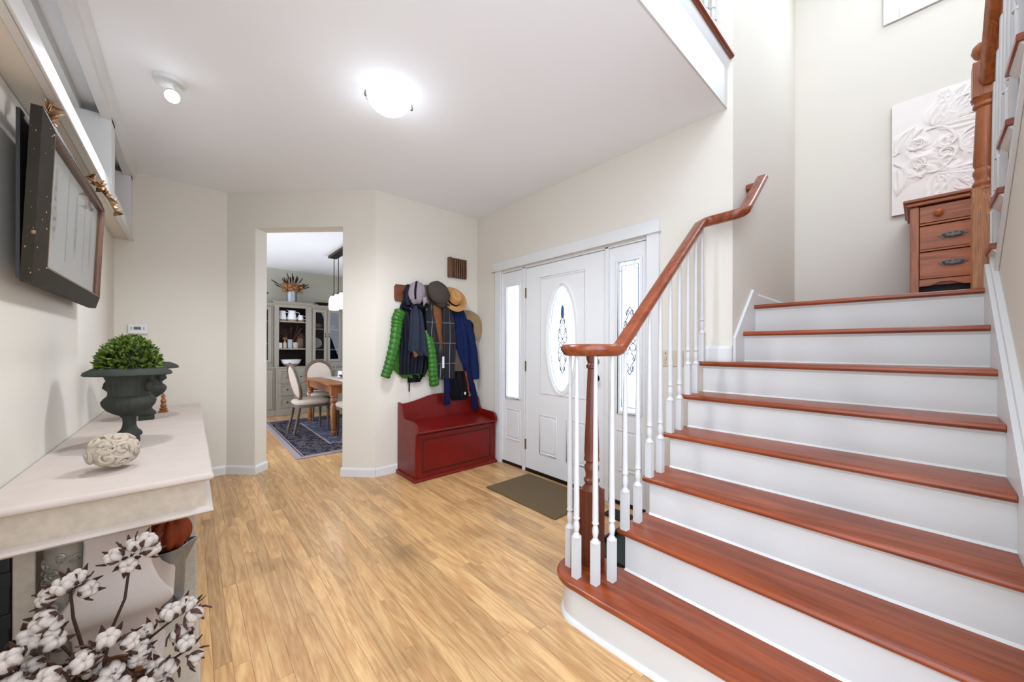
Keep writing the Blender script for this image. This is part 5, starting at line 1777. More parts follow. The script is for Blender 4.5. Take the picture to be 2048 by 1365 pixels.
drape([(0.965, 1.644, 1.827), (0.889, 1.649, 1.785)], 3.452, 0.03, 2, 0.006, nv=10).build('lower_hem', M['blackcloth'], dj, smooth=60)
MB().tube([(1.655, 3.42, 0.93), (1.653, 3.42, 0.80)], 0.006, 6).build('strap', M['blackcloth'], dj)
drape([(1.215, 1.66, 1.70), (1.19, 1.665, 1.76), (1.150, 1.675, 1.70)], 3.36, 0.02, 1, 0.003, nv=8, nu=10).build('lining', M['rust'], dj)

lh = thing('winter_hat', 'lilac grey fleece hat with a dark band over the hooded vest', 'hat', (1.69, 3.33, 1.66))
MB().sphere((1.692, 3.340, 1.790), (0.088, 0.062, 0.118), 28, 18, disp=lambda d: 1 + 0.07 * sin(9 * d.x + 3 * d.z) * 0.5 + 0.05 * noise.noise(d * 4)).xf(Matrix.Translation((1.692, 3.34, 1.79)) @ Matrix.Rotation(radians(8), 4, 'Y') @ Matrix.Translation((-1.692, -3.34, -1.79))).build('crown', M['lilac'], lh, smooth=80)
MB().tube([(1.668, 3.296, 1.895), (1.650, 3.279, 1.84), (1.644, 3.276, 1.78), (1.652, 3.284, 1.72)], [0.012, 0.015, 0.014, 0.010], 10, flat=0.6).build('dark_band', M['blackcloth'], lh)
MB().tube([(1.76, 3.31, 1.75), (1.768, 3.305, 1.70), (1.745, 3.31, 1.665)], [0.026, 0.024, 0.014], 10).build('ear_flap', M['lilac'], lh)

pj = thing('waxed_coat', 'olive waxed coat with a tan lining hanging in the middle of the rack', 'coat', (1.95, 3.42, 0.92))
drape([(1.895, 1.82, 1.90), (1.817, 1.79, 1.892), (1.704, 1.828, 2.114), (1.588, 1.84, 2.11), (1.336, 1.90, 2.11), (1.101, 1.94, 2.10), (0.95, 1.97, 2.08)], 3.43, 0.05, 2, 0.008, seed=6).build('body', M['olive'], pj, smooth=60)
drape([(1.69, 1.90, 1.985), (1.58, 1.905, 2.0), (1.40, 1.935, 2.01), (1.28, 1.975, 2.02)], 3.385, 0.022, 1, 0.004, seed=3).build('tan_lining', M['rust'], pj, smooth=60)
MB().tube([(1.800, 3.37, 1.87), (1.795, 3.352, 1.79), (1.812, 3.34, 1.70), (1.80, 3.345, 1.62)], [0.022, 0.024, 0.022, 0.012], 10).build('collar', M['olive'], pj)
sf = thing('tartan_scarf', 'long dark tartan scarf with pale lines draped over the waxed coat', 'scarf', (1.98, 3.36, 0.91))
drape([(1.745, 1.800, 1.843), (1.623, 1.800, 1.885), (1.483, 1.811, 1.916), (1.343, 1.832, 1.948), (1.2, 1.873, 1.992), (1.056, 1.905, 2.025), (0.912, 1.94, 2.01)], 3.372, 0.040, 2, 0.014, 0.4, seed=8, hem=0.01).build('tail', M['plaid'], sf, smooth=60)
drape([(1.715, 1.993, 2.085), (1.541, 1.998, 2.14), (1.395, 1.992, 2.157), (1.248, 2.012, 2.162), (1.101, 2.02, 2.162), (0.915, 2.02, 2.150)], 3.372, 0.042, 2, 0.014, 2.0, seed=9, hem=0.01).build('tail', M['plaid'], sf, smooth=60)
tgm = B(1.975, 1.998, 3.318, 3.321, 1.03, 1.15).build('care_label', M['white_ceramic'], sf)

cp = thing('flat_cap', 'brown grey wool flat cap hanging above the tartan scarf', 'cap', (1.93, 3.30, 1.68))
Mc = Matrix.Translation((1.930, 3.318, 1.812)) @ Matrix.Rotation(radians(32), 4, 'Y')
MB().sphere((0, 0, 0), (0.135, 0.058, 0.112), 32, 20, disp=lambda d: 1 + 0.03 * noise.noise(d * 3)).xf(Mc).build('crown', M['tweed'], cp, smooth=80)
MB().sphere((0.065, 0.02, -0.045), (0.085, 0.040, 0.070), 24, 14).xf(Mc).build('peak', M['tweed'], cp, smooth=80)
MB().tube([tuple(Mc @ Vector((0.128 * cos(t), 0.022, 0.112 * sin(t)))) for t in [lerp(-0.3, 2.2, i / 18) for i in range(19)]], 0.012, 8).build('dark_band', M['blackcloth'], cp)

# tan straw fedora
fd = thing('straw_fedora', 'tan straw fedora with a black ribbon hanging beside the flat cap', 'hat', (2.15, 3.36, 1.66))
ax = Vector((-0.04, -0.80, 0.42)).normalized()
Mf = Matrix.Translation((2.150, 3.385, 1.768)) @ ax.to_track_quat('Z', 'Y').to_matrix().to_4x4()


def brim(r, z, t):
    return r


fb = MB()
vs, fs = [], []
nA = 44
prof = [(0.072, 0.004), (0.09, 0.0), (0.115, 0.0), (0.135, 0.006), (0.150, 0.016), (0.150, 0.012), (0.13, 0.0), (0.10, -0.006), (0.072, -0.004)]
for r, z in prof:
    for i in range(nA):
        t = 2 * pi * i / nA
        vs.append(tuple(Mf @ Vector((r * cos(t) * 1.0, r * sin(t) * 1.06, z + 0.10 * max(0, r - 0.085) * cos(2 * t)))))
for k in range(len(prof) - 1):
    for i in range(nA):
        j = (i + 1) % nA
        fs.append((k * nA + i, k * nA + j, (k + 1) * nA + j, (k + 1) * nA + i))
fb.add(vs, fs).build('brim', M['straw'], fd, smooth=60)
cr = MB()
vs, fs = [], []
prof = [(0.078, 0.0), (0.078, 0.02), (0.074, 0.05), (0.068, 0.08), (0.060, 0.10), (0.046, 0.110), (0.026, 0.106), (0.006, 0.100)]
for r, z in prof:
    for i in range(nA):
        t = 2 * pi * i / nA
        pinch = 1 - 0.20 * (z / 0.11) * exp(-((abs(cos(t)) - 1) ** 2) / 0.05) * 0.6
        dent = -0.022 * max(0, 1 - (r / 0.06)) * 1.0
        vs.append(tuple(Mf @ Vector((r * cos(t) * pinch, r * sin(t) * 1.12, z + dent - 0.012 * (z / 0.11) * exp(-(cos(t) ** 2) / 0.08) * 0))))
for k in range(len(prof) - 1):
    for i in range(nA):
        j = (i + 1) % nA
        fs.append((k * nA + i, k * nA + j, (k + 1) * nA + j, (k + 1) * nA + i))
fs.append(tuple((len(prof) - 1) * nA + i for i in range(nA)))
cr.add(vs, fs).build('crown', M['straw'], fd, smooth=60)
bd = MB()
vs, fs = [], []
for r, z in ((0.0790, 0.004), (0.0800, 0.006), (0.0790, 0.028), (0.0775, 0.028)):
    for i in range(nA):
        t = 2 * pi * i / nA
        vs.append(tuple(Mf @ Vector((r * cos(t), r * sin(t) * 1.12, z))))
for k in range(3):
    for i in range(nA):
        j = (i + 1) % nA
        fs.append((k * nA + i, k * nA + j, (k + 1) * nA + j, (k + 1) * nA + i))
bd.add(vs, fs).build('ribbon', M['blackcloth'], fd, smooth=60)

bj = thing('navy_fleece', 'royal navy fleece jacket hanging at the door end of the rack', 'jacket', (2.33, 3.42, 0.85))
drape([(1.70, 2.15, 2.26), (1.654, 2.144, 2.312), (1.504, 2.149, 2.375), (1.351, 2.184, 2.425), (1.196, 2.208, 2.445), (1.041, 2.219, 2.46), (0.96, 2.25, 2.465)], 3.445, 0.075, 4, 0.020, 0.5, seed=11).build('body', M['blue'], bj, smooth=60)
quilt_tube([(2.34, 3.40, 1.55), (2.385, 3.385, 1.38), (2.415, 3.38, 1.2), (2.43, 3.378, 1.05), (2.435, 3.378, 0.885)], [0.045, 0.056], 3, depth=0.05).build('sleeve', M['blue'], bj, smooth=70)
drape([(1.228, 2.150, 2.174), (1.149, 2.139, 2.203), (1.048, 2.144, 2.251), (0.988, 2.15, 2.269)], 3.372, 0.03, 1, 0.006, seed=13, nv=16).build('tan_lining', plain('grey_brown_lining', srgb(104, 88, 78), 0.6, noise_amt=0.3), bj, smooth=60)
nj = thing('dark_jacket', 'black and dark navy jacket hanging lowest over the red bench', 'jacket', (2.24, 3.42, 0.53))
drape([(1.02, 2.06, 2.37), (0.943, 2.082, 2.383), (0.854, 2.093, 2.385), (0.754, 2.137, 2.385), (0.705, 2.137, 2.372), (0.663, 2.16, 2.334)], 3.424, 0.045, 4, 0.020, seed=15, nv=24).build('body', M['blackcloth'], nj, smooth=60)
quilt_tube([(2.075, 3.40, 1.0), (2.064, 3.37, 0.90), (2.060, 3.36, 0.80), (2.057, 3.36, 0.70), (2.055, 3.365, 0.63)], [0.036, 0.036], 3, depth=0.05).build('sleeve', M['navy'], nj, smooth=70)
quilt_tube([(2.33, 3.39, 1.0), (2.352, 3.365, 0.90), (2.389, 3.36, 0.80), (2.415, 3.36, 0.68), (2.430, 3.365, 0.55)], [0.034, 0.042], 4, depth=0.05).build('sleeve', M['navy'], nj, smooth=70)
MB().tube([(2.30, 3.372, 0.98), (2.33, 3.366, 0.85), (2.345, 3.37, 0.735)], [0.012, 0.012, 0.010], 8).build('red_cord', M['pumpkin'], nj)
MB().sphere((2.295, 3.368, 0.735), (0.012, 0.008, 0.018), 8, 6).build('white_tag', M['white_ceramic'], nj)

# woven sun hat showing its underside
sh = thing('straw_sunhat', 'wide woven straw sun hat hung next to the navy fleece', 'hat', (2.37, 3.43, 1.29))
Ms = Matrix.Translation((2.362, 3.428, 1.482)) @ Vector((-0.22, -0.96, 0.05)).normalized().to_track_quat('Z', 'Y').to_matrix().to_4x4()
pr_ = []
for i in range(17):
    r = lerp(0.190, 0.085, i / 16)
    pr_.append((r, 0.004 + (0.0035 if i % 2 else 0) - 0.10 * max(0, 0.10 - r)))
MB().lathe(pr_ + [(0.083, -0.020), (0.078, -0.055), (0.03, -0.060), (0.001, -0.060)], (0, 0, 0), 48, cap=False).xf(Ms).build('brim', plain('natural_woven_straw', srgb(176, 152, 112), 0.8, noise_amt=0.2, nscale=80, bump=0.2, bscale=200), sh, smooth=35)
MB().lathe([(0.082, -0.012), (0.076, -0.052), (0.001, -0.055)], (0, 0, 0), 32, cap=False).xf(Ms).build('crown_shade', plain('shaded_hat_hollow', srgb(70, 56, 44), 0.9), sh, smooth=60)  # dark colour stands in for the shade inside the hat's crown

# ---------------------------------------------------------------- dining room: rug
def rug_mat():
    m, t, b = nt('blue_persian_rug')
    g = N(t, 'ShaderNodeNewGeometry')
    sp_ = N(t, 'ShaderNodeSeparateXYZ')
    t.links.new(g.outputs['Position'], sp_.inputs[0])

    def mth(op, a, b_=None, c=None):
        n = N(t, 'ShaderNodeMath', operation=op)
        for i, v in enumerate((a, b_, c)):
            if v is None:
                continue
            if isinstance(v, (int, float)):
                n.inputs[i].default_value = v
            else:
                t.links.new(v, n.inputs[i])
        return n.outputs[0]

    dx = mth('MINIMUM', mth('SUBTRACT', sp_.outputs[0], RX0), mth('SUBTRACT', RX1, sp_.outputs[0]))
    dy = mth('MINIMUM', mth('SUBTRACT', sp_.outputs[1], RY0_), mth('SUBTRACT', RY1_, sp_.outputs[1]))
    d = mth('MINIMUM', dx, dy)
    vo = N(t, 'ShaderNodeTexVoronoi')
    vo.inputs['Scale'].default_value = 17
    t.links.new(g.outputs['Position'], vo.inputs['Vector'])
    nz = N(t, 'ShaderNodeTexNoise')
    nz.inputs['Scale'].default_value = 24
    nz.inputs['Detail'].default_value = 6
    nz.inputs['Distortion'].default_value = 1.5
    t.links.new(g.outputs['Position'], nz.inputs['Vector'])
    mixv = mth('ADD', mth('MULTIPLY', vo.outputs['Distance'], 0.7), mth('MULTIPLY', nz.outputs[0], 0.7))

    def ramp(stops):
        r = N(t, 'ShaderNodeValToRGB')
        r.color_ramp.elements[0].position = stops[0][0]
        r.color_ramp.elements[0].color = col(stops[0][1])
        r.color_ramp.elements[1].position = stops[-1][0]
        r.color_ramp.elements[1].color = col(stops[-1][1])
        for p_, c_ in stops[1:-1]:
            e_ = r.color_ramp.elements.new(p_)
            e_.color = col(c_)
        t.links.new(mixv, r.inputs[0])
        return r.outputs[0]

    field = ramp([(0.30, srgb(30, 40, 74)), (0.44, srgb(60, 82, 138)), (0.52, srgb(150, 156, 176)), (0.58, srgb(52, 52, 66)), (0.68, srgb(86, 66, 62)), (0.82, srgb(120, 128, 156))])
    band = ramp([(0.30, srgb(36, 34, 44)), (0.46, srgb(88, 66, 60)), (0.55, srgb(70, 80, 100)), (0.62, srgb(134, 118, 112)), (0.75, srgb(48, 48, 66))])
    pale = srgb(178, 168, 170)

    def step(lo, c, prev):
        k = mth('LESS_THAN', d, lo)
        mx = N(t, 'ShaderNodeMix', data_type='RGBA')
        t.links.new(k, mx.inputs[0])
        t.links.new(prev, mx.inputs[6])
        if isinstance(c, tuple):
            mx.inputs[7].default_value = col(c)
        else:
            t.links.new(c, mx.inputs[7])
        return mx.outputs[2]

    o_ = step(0.48, pale, field)
    o_ = step(0.455, band, o_)
    o_ = step(0.085, pale, o_)
    o_ = step(0.072, srgb(60, 52, 60), o_)
    o_ = step(0.060, pale, o_)
    t.links.new(o_, b.inputs['Base Color'])
    b.inputs['Roughness'].default_value = 0.95
    b.inputs['Specular IOR Level'].default_value = 0.1
    return m


RX0, RX1, RY0_, RY1_ = 0.885, 3.0, 4.57, 7.20
tag(B(RX0, RX1, RY0_, RY1_, 0.0005, 0.010).build('area_rug', rug_mat(), bevel=0.003), 'blue and rust patterned area rug under the dining table', 'rug')

# ---------------------------------------------------------------- hutches
def frame_door(m, x0, x1, z0, z1, w_, y0, y1):
    m.box(x0, x0 + w_, y0, y1, z0, z1).box(x1 - w_, x1, y0, y1, z0, z1).box(x0 + w_, x1 - w_, y0, y1, z0, z0 + w_).box(x0 + w_, x1 - w_, y0, y1, z1 - w_, z1)


def hutch(x0, x1, yu, ylo, ztop, lab, shelves, open_):
    h = thing('hutch', lab, 'cabinet', ((x0 + x1) / 2, 8.0, 0), None)
    g = M['grey_hutch']
    YB = 8.215
    # lower case
    MB().box(x0, x1, ylo + 0.02, YB, 0.09, 0.86).build('lower_case', g, h, smooth=0)
    B(x0 - 0.004, x1 + 0.004, ylo - 0.004, YB, 0, 0.095).build('base', g, h, bevel=0.006)
    B(x0 - 0.006, x1 + 0.006, ylo - 0.012, YB, 0.86, 0.886).build('counter', g, h, bevel=0.006)
    # upper case: sides, back, top
    MB().box(x0, x0 + 0.022, yu + 0.012, YB, 0.886, ztop - 0.05).box(x1 - 0.022, x1, yu + 0.012, YB, 0.886, ztop - 0.05).box(x0, x1, yu + 0.012, YB, ztop - 0.075, ztop - 0.045).build('upper_case', g, h, smooth=0)
    B(x0 + 0.022, x1 - 0.022, YB - 0.02, YB, 0.886, ztop - 0.06).build('back_board', M['hutch_in'], h, smooth=0)
    MB().prism([(yu, ztop - 0.065), (YB, ztop - 0.065), (YB, ztop), (yu - 0.035, ztop), (yu - 0.035, ztop - 0.012), (yu - 0.012, ztop - 0.045)], 'x', x0 - 0.02, x1 + 0.02).build('crown', g, h)
    for z in shelves:
        B(x0 + 0.022, x1 - 0.022, yu + 0.03, YB - 0.02, z - 0.022, z).build('shelf', g, h, smooth=0)
    return h


hc = hutch(1.158, 1.772, 7.850, 7.730, 2.098, 'grey painted open shelf hutch with three drawers in the dining room', (1.740, 1.228), True)
m = MB()
m.box(1.158, 1.228, 7.850, 7.872, 0.886, 2.05).box(1.668, 1.772, 7.850, 7.872, 0.886, 2.05).box(1.228, 1.668, 7.850, 7.872, 1.990, 2.05)
m.build('face_frame', M['grey_hutch'], hc, bevel=0.003)
B(1.158, 1.772, 7.728, 7.752, 0.09, 0.86).build('drawer_frame', M['grey_hutch'], hc, smooth=0)
for z0, z1 in ((0.597, 0.805), (0.366, 0.569), (0.139, 0.338)):
    m = MB()
    frame_door(m, 1.212, 1.690, z0, z1, 0.038, 7.716, 7.732)
    m.box(1.25, 1.652, 7.724, 7.732, z0 + 0.038, z1 - 0.038)
    d = m.build('drawer', M['grey_hutch'], hc, bevel=0.003)
    for xx in (1.34, 1.56):
        MB().lathe([(0.008, 0), (0.007, 0.012), (0.014, 0.02), (0.012, 0.028), (0.001, 0.031)], (0, 0, 0), 12, axis='y').xf(Matrix.Translation((xx, 7.724, (z0 + z1) / 2)) @ Matrix.Rotation(pi, 4, 'Z')).build('knob', M['dark_metal'], d)

hl = hutch(0.48, 1.150, 7.890, 7.740, 2.060, 'grey painted glass fronted hutch nearest the opening edge', (1.74, 1.33), False)
hr = hutch(1.780, 2.42, 7.850, 7.740, 2.070, 'grey painted hutch with two tall glass doors behind the dining table', (1.62, 1.215), False)
for h, doors, yu, yl, lows in ((hl, ((0.50, 0.80), (0.81, 1.115)), 7.890, 7.740, ((0.50, 0.80), (0.81, 1.115))), (hr, ((1.786, 2.036), (2.050, 2.302)), 7.850, 7.740, ((1.80, 2.09), (2.10, 2.40)))):
    for k, (a, b2) in enumerate(doors):
        m = MB()
        frame_door(m, a, b2, 0.965, 1.985, 0.050, yu - 0.012, yu + 0.010)
        d = m.build('door', M['grey_hutch'], h, bevel=0.003)
        B(a + 0.05, b2 - 0.05, yu - 0.002, yu + 0.001, 1.015, 1.935).build('pane', M['cabglass'], d, smooth=0)
        xk = b2 - 0.025 if k == 0 else a + 0.025
        MB().lathe([(0.007, 0), (0.006, 0.012), (0.012, 0.02), (0.010, 0.028), (0.001, 0.03)], (0, 0, 0), 12, axis='y').xf(Matrix.Translation((xk, yu - 0.012, 1.46)) @ Matrix.Rotation(pi, 4, 'Z')).build('knob', M['dark_metal'], d)
        MB().box(xk - 0.006, xk + 0.006, yu - 0.016, yu - 0.011, 1.485, 1.53).build('escutcheon', M['dark_metal'], d)
    x0, x1 = (0.48, 1.150) if h is hl else (1.780, 2.42)
    m = MB()
    m.box(x0, x1, yu + 0.010, yu + 0.024, 0.886, 0.965).box(x0, x1, yu + 0.010, yu + 0.024, 1.985, 2.03).box(x0, doors[0][0], yu, yu + 0.02, 0.965, 1.985).box(doors[1][1], x1, yu, yu + 0.02, 0.965, 1.985).box(doors[0][1], doors[1][0], yu + 0.004, yu + 0.02, 0.965, 1.985)
    m.build('face_frame', M['grey_hutch'], h, smooth=0)
    for a, b2 in lows:
        m = MB()
        frame_door(m, a, b2, 0.13, 0.83, 0.055, yl - 0.002, yl + 0.020)
        m.box(a + 0.05, b2 - 0.05, yl + 0.008, yl + 0.020, 0.18, 0.78)
        m.build('lower_door', M['grey_hutch'], h, bevel=0.003)
    B(x0, x1, yl + 0.012, yl + 0.024, 0.09, 0.86).build('lower_frame', M['grey_hutch'], h, smooth=0)


# ---------------------------------------------------------------- crockery
def pot(name, lab, cat, x, y, z, prof, mat, n=28, extra=None, group=None, foot=None):
    o = thing(name, lab, cat, (x, y, z), group)
    MB().lathe(prof, (x, y, z), n, cap=False).build('body', mat, o, smooth=50)
    if foot:
        MB().lathe(foot, (x, y, z), n, cap=True).build('clay_foot', M['clay'], o, smooth=50)
    return o


def jug(lab, x, y, z, s, hs, tall):
    h = tall
    o = pot('jug', lab, 'jug', x, y, z, [(0.001, 0.002), (0.072 * s, 0.002), (0.074 * s, 0.04), (0.068 * s, h * 0.5), (0.056 * s, h * 0.8), (0.060 * s, h), (0.056 * s, h), (0.052 * s, h * 0.8), (0.06 * s, 0.02), (0.001, 0.015)], M['white_ceramic'], foot=[(0.0745 * s, 0.0), (0.0755 * s, 0.035), (0.070 * s, 0.036)])
    MB().tube([(x + hs * 0.058 * s, y - 0.01, z + h * 0.88), (x + hs * 0.115 * s, y - 0.012, z + h * 0.82), (x + hs * 0.120 * s, y - 0.012, z + h * 0.5), (x + hs * 0.066 * s, y - 0.01, z + h * 0.28)], 0.008, 8).build('handle', M['white_ceramic'], o)
    if tall > 0.15:
        MB().prism([(x - hs * 0.04 * s, z + h * 0.92), (x - hs * 0.086 * s, z + h * 1.06), (x - hs * 0.03 * s, z + h)], 'y', y - 0.025, y + 0.02).build('spout', M['white_ceramic'], o, bevel=0.006)
    return o


jug('tall white jug with a clay foot at the shelf edge, first of three', 1.300, 7.99, 1.740, 0.98, 1, 0.195)
jug('tall white jug with a clay foot and spout, middle of three', 1.455, 7.96, 1.740, 1.05, 1, 0.205)
jug('short white mug beside the two tall jugs', 1.605, 7.97, 1.740, 0.80, 1, 0.125)
wb = pot('mixing_bowl', 'large white bowl with a clay base on the hutch counter', 'bowl', 1.435, 7.93, 0.886, [(0.001, 0.004), (0.075, 0.004), (0.10, 0.012), (0.145, 0.065), (0.170, 0.125), (0.174, 0.130), (0.166, 0.130), (0.14, 0.07), (0.09, 0.02), (0.001, 0.015)], M['white_ceramic'], foot=[(0.085, 0.0), (0.122, 0.032), (0.136, 0.052), (0.13, 0.053)])
zv = pot('zinc_vase', 'galvanised metal vase with dried stems on the middle hutch shelf', 'vase', 1.425, 7.97, 1.228, [(0.001, 0.002), (0.052, 0.002), (0.055, 0.15), (0.056, 0.168), (0.052, 0.168), (0.048, 0.02), (0.001, 0.01)], M['zinc'])
ds = thing('dried_flowers', 'dusky dried stems standing in the shelf vase', 'dried flowers', (1.425, 7.97, 1.25))
r7 = random.Random(21)
for i in range(22):
    a = r7.uniform(-0.9, 0.9)
    L = r7.uniform(0.22, 0.40)
    p0 = Vector((1.425 + r7.uniform(-.02, .02), 7.97, 1.30))
    p1 = p0 + Vector((sin(a) * L * 0.5 + 0.01, r7.uniform(-.05, .02), cos(a) * L * 0.62))
    p2 = p0 + Vector((sin(a) * L, r7.uniform(-.08, .02), cos(a) * L))
    MB().tube([tuple(p0), tuple(p1), tuple(p2)], [0.0025, 0.004, 0.007], 5).build('stem', (M['dried_dark'], M['husk'])[i % 2], ds)
sj = pot('stoneware_jar', 'brown stoneware jar with a lid on the middle hutch shelf', 'jar', 1.605, 7.98, 1.228, [(0.001, 0.002), (0.070, 0.002), (0.082, 0.05), (0.082, 0.15), (0.072, 0.20), (0.060, 0.215), (0.001, 0.215)], M['brown_pot'])
MB().lathe([(0.066, 0.213), (0.078, 0.222), (0.060, 0.245), (0.02, 0.255), (0.014, 0.27), (0.022, 0.285), (0.001, 0.295)], (1.605, 7.98, 1.228), 24).build('lid', M['brown_pot'], sj, smooth=50)
tag(B(1.232, 1.292, 7.93, 7.99, 1.229, 1.335).build('white_canister', M['white_ceramic'], bevel=0.006), 'small square white canister at the shelf edge', 'canister')
sb = thing('stone_bottle', 'small grey stoneware bottle between canister and vase', 'bottle', (1.335, 7.94, 1.228))
MB().lathe([(0.032, 0.002), (0.034, 0.09), (0.026, 0.11), (0.014, 0.118), (0.014, 0.135)], (1.335, 7.94, 1.228), 20).build('body', M['stoneside'], sb, smooth=50)
for i in range(6):
    a = i * 1.05
    MB().tube([(1.335, 7.94, 1.36), (1.335 + 0.03 * cos(a), 7.94 + 0.02 * sin(a), 1.42 + 0.01 * (i % 3))], [0.003, 0.012], 6).build('dried_sprig', M['dried'], sb)
tag(MB().lathe([(0.036, 0.001), (0.044, 0.03), (0.045, 0.09), (0.038, 0.115), (0.034, 0.115), (0.034, 0.02), (0.001, 0.015)], (1.512, 7.945, 1.228), 20, cap=False).build('grey_pot', M['stoneside'], smooth=50), 'small grey pot between the vase and the brown jar', 'pot')
# on top of the hutches
vt = pot('zinc_bucket', 'tall galvanised bucket vase on top of the open hutch', 'vase', 1.455, 7.98, 2.098, [(0.001, 0.002), (0.086, 0.002), (0.088, 0.22), (0.090, 0.225), (0.084, 0.225), (0.08, 0.02), (0.001, 0.01)], M['zinc'])
bq = thing('dried_bouquet', 'tan and dark dried flower bouquet in the bucket vase', 'dried flowers', (1.455, 7.98, 2.12))
fm = MB()
for i in range(110):
    t = r7.uniform(0, 2 * pi)
    rr = r7.uniform(0, 0.19)
    zz = 2.36 + r7.uniform(-0.02, 0.11) - rr * 0.25
    fm.sphere((1.440 + rr * cos(t), 7.93 + 0.7 * rr * sin(t), zz), r7.uniform(0.020, 0.038), 7, 5, disp=lambda d: 1 + 0.3 * noise.noise(d * 4))
fm.build('tan_blooms', M['dried'], bq, smooth=60)
for i in range(30):
    a = r7.uniform(-1.15, 1.15)
    L = r7.uniform(0.28, 0.40)
    p0 = Vector((1.455, 7.97, 2.29))
    dr = Vector((sin(a), r7.uniform(-.3, .2), cos(a) * 0.95))
    if i % 3:
        MB().tube([tuple(p0), tuple(p0 + dr * L * 0.6), tuple(p0 + dr * L * 0.75), tuple(p0 + dr * L)], [0.003, 0.003, 0.011, 0.007], 6).build('dark_spike', M['dried_dark'], bq)
    else:
        m = MB()
        leaf_quad(m, p0 + dr * L * 0.35, dr + Vector((0, 0, -0.35)), Vector((0, -1, 0.3)), 0.15, 0.024)
        o = m.build('dry_leaf', M['husk'], bq, smooth=0, fix=False)
        o.modifiers.new('t', 'SOLIDIFY').thickness = 0.002
bd_ = tag(MB().lathe([(0.05, 0.0), (0.06, 0.006), (0.10, 0.05), (0.155, 0.060), (0.160, 0.066), (0.10, 0.060), (0.05, 0.012), (0.001, 0.01)], (2.005, 7.99, 2.070), 28, cap=False).build('dark_bowl', plain('dark_olive_wood', srgb(52, 50, 42), 0.5), smooth=50), 'dark wide bowl on top of the glass door hutch', 'bowl')
cs = thing('cake_stand', 'dark metal pedestal stand on the hutch beside the opening edge', 'stand', (1.0, 7.99, 2.06))
MB().lathe([(0.05, 0), (0.045, 0.01), (0.012, 0.03), (0.012, 0.16), (0.02, 0.175)], (1.0, 7.99, 2.06), 20).build('stem', M['dark_metal'], cs)
MB().lathe([(0.02, 0.172), (0.085, 0.178), (0.088, 0.192), (0.001, 0.192)], (1.0, 7.99, 2.06), 24).build('plate', M['dark_metal'], cs)
# behind the glass doors
tag(MB().lathe([(0.001, 0), (0.06, 0.0), (0.10, 0.012), (0.104, 0.016), (0.06, 0.006), (0.001, 0.005)], (0, 0, 0), 28, cap=False).xf(Matrix.Translation((1.905, 8.10, 1.335)) @ Matrix.Rotation(radians(80), 4, 'X')).build('plate', M['white_ceramic'], smooth=50), 'white plate standing upright behind the hutch glass', 'plate')
tag(MB().sphere((1.915, 8.02, 1.675), (0.085, 0.08, 0.055), 24, 12, disp=lambda d: 0.9 + 0.12 * abs(cos(5 * atan2(d.y, d.x)))).build('woven_gourd', M['clay'], smooth=60), 'ribbed tan gourd on the upper shelf behind the hutch glass', 'gourd')
tag(MB().lathe([(0.04, 0), (0.07, 0.03), (0.085, 0.08), (0.08, 0.08), (0.06, 0.03), (0.001, 0.01)], (2.18, 8.02, 1.62), 24, cap=False).build('serving_bowl', M['clay'], smooth=50), 'tan bowl on the upper shelf behind the second glass door', 'bowl')

# ---------------------------------------------------------------- dining table and chairs
dt = thing('dining_table', 'honey pine dining table with turned legs on the rug', 'table', (1.92, 6.1, 0.01))
T0, T1, TA, TB, TZT = 1.425, 2.42, 5.375, 6.86, 0.735
MB().box(T0, T1, TA, TB, TZT - 0.024, TZT).build('table_top', M['pine'], dt, bevel=0.006)
m = MB().box(T0 + 0.06, T0 + 0.08, TA + 0.09, TB - 0.09, 0.60, TZT - 0.024).box(T1 - 0.08, T1 - 0.06, TA + 0.09, TB - 0.09, 0.60, TZT - 0.024).box(T0 + 0.09, T1 - 0.09, TA + 0.06, TA + 0.08, 0.60, TZT - 0.024).box(T0 + 0.09, T1 - 0.09, TB - 0.08, TB - 0.06, 0.60, TZT - 0.024)
m.build('apron', M['pine'], dt, smooth=0)
for xx in (T0 + 0.085, T1 - 0.085):
    for yy in (TA + 0.085, TB - 0.085):
        m = MB().box(xx - 0.045, xx + 0.045, yy - 0.045, yy + 0.045, 0.575, TZT - 0.024)
        m.lathe([(0.024, 0.010), (0.032, 0.03), (0.040, 0.05), (0.040, 0.062), (0.026, 0.075), (0.030, 0.10), (0.041, 0.25), (0.044, 0.40), (0.036, 0.455), (0.028, 0.465), (0.028, 0.475), (0.044, 0.49), (0.046, 0.51), (0.040, 0.535), (0.034, 0.54), (0.046, 0.552), (0.046, 0.577)], (xx, yy, 0), 20)
        m.build('leg', M['pine'], dt, smooth=40)
tag(B(1.69, 2.12, TA + 0.05, TB - 0.02, TZT, TZT + 0.003).build('table_runner', plain('striped_cream_cloth', srgb(214, 210, 204), 0.9, noise_amt=0.08, nscale=40), bevel=0.001), 'cream cloth runner along the dining table', 'table runner')


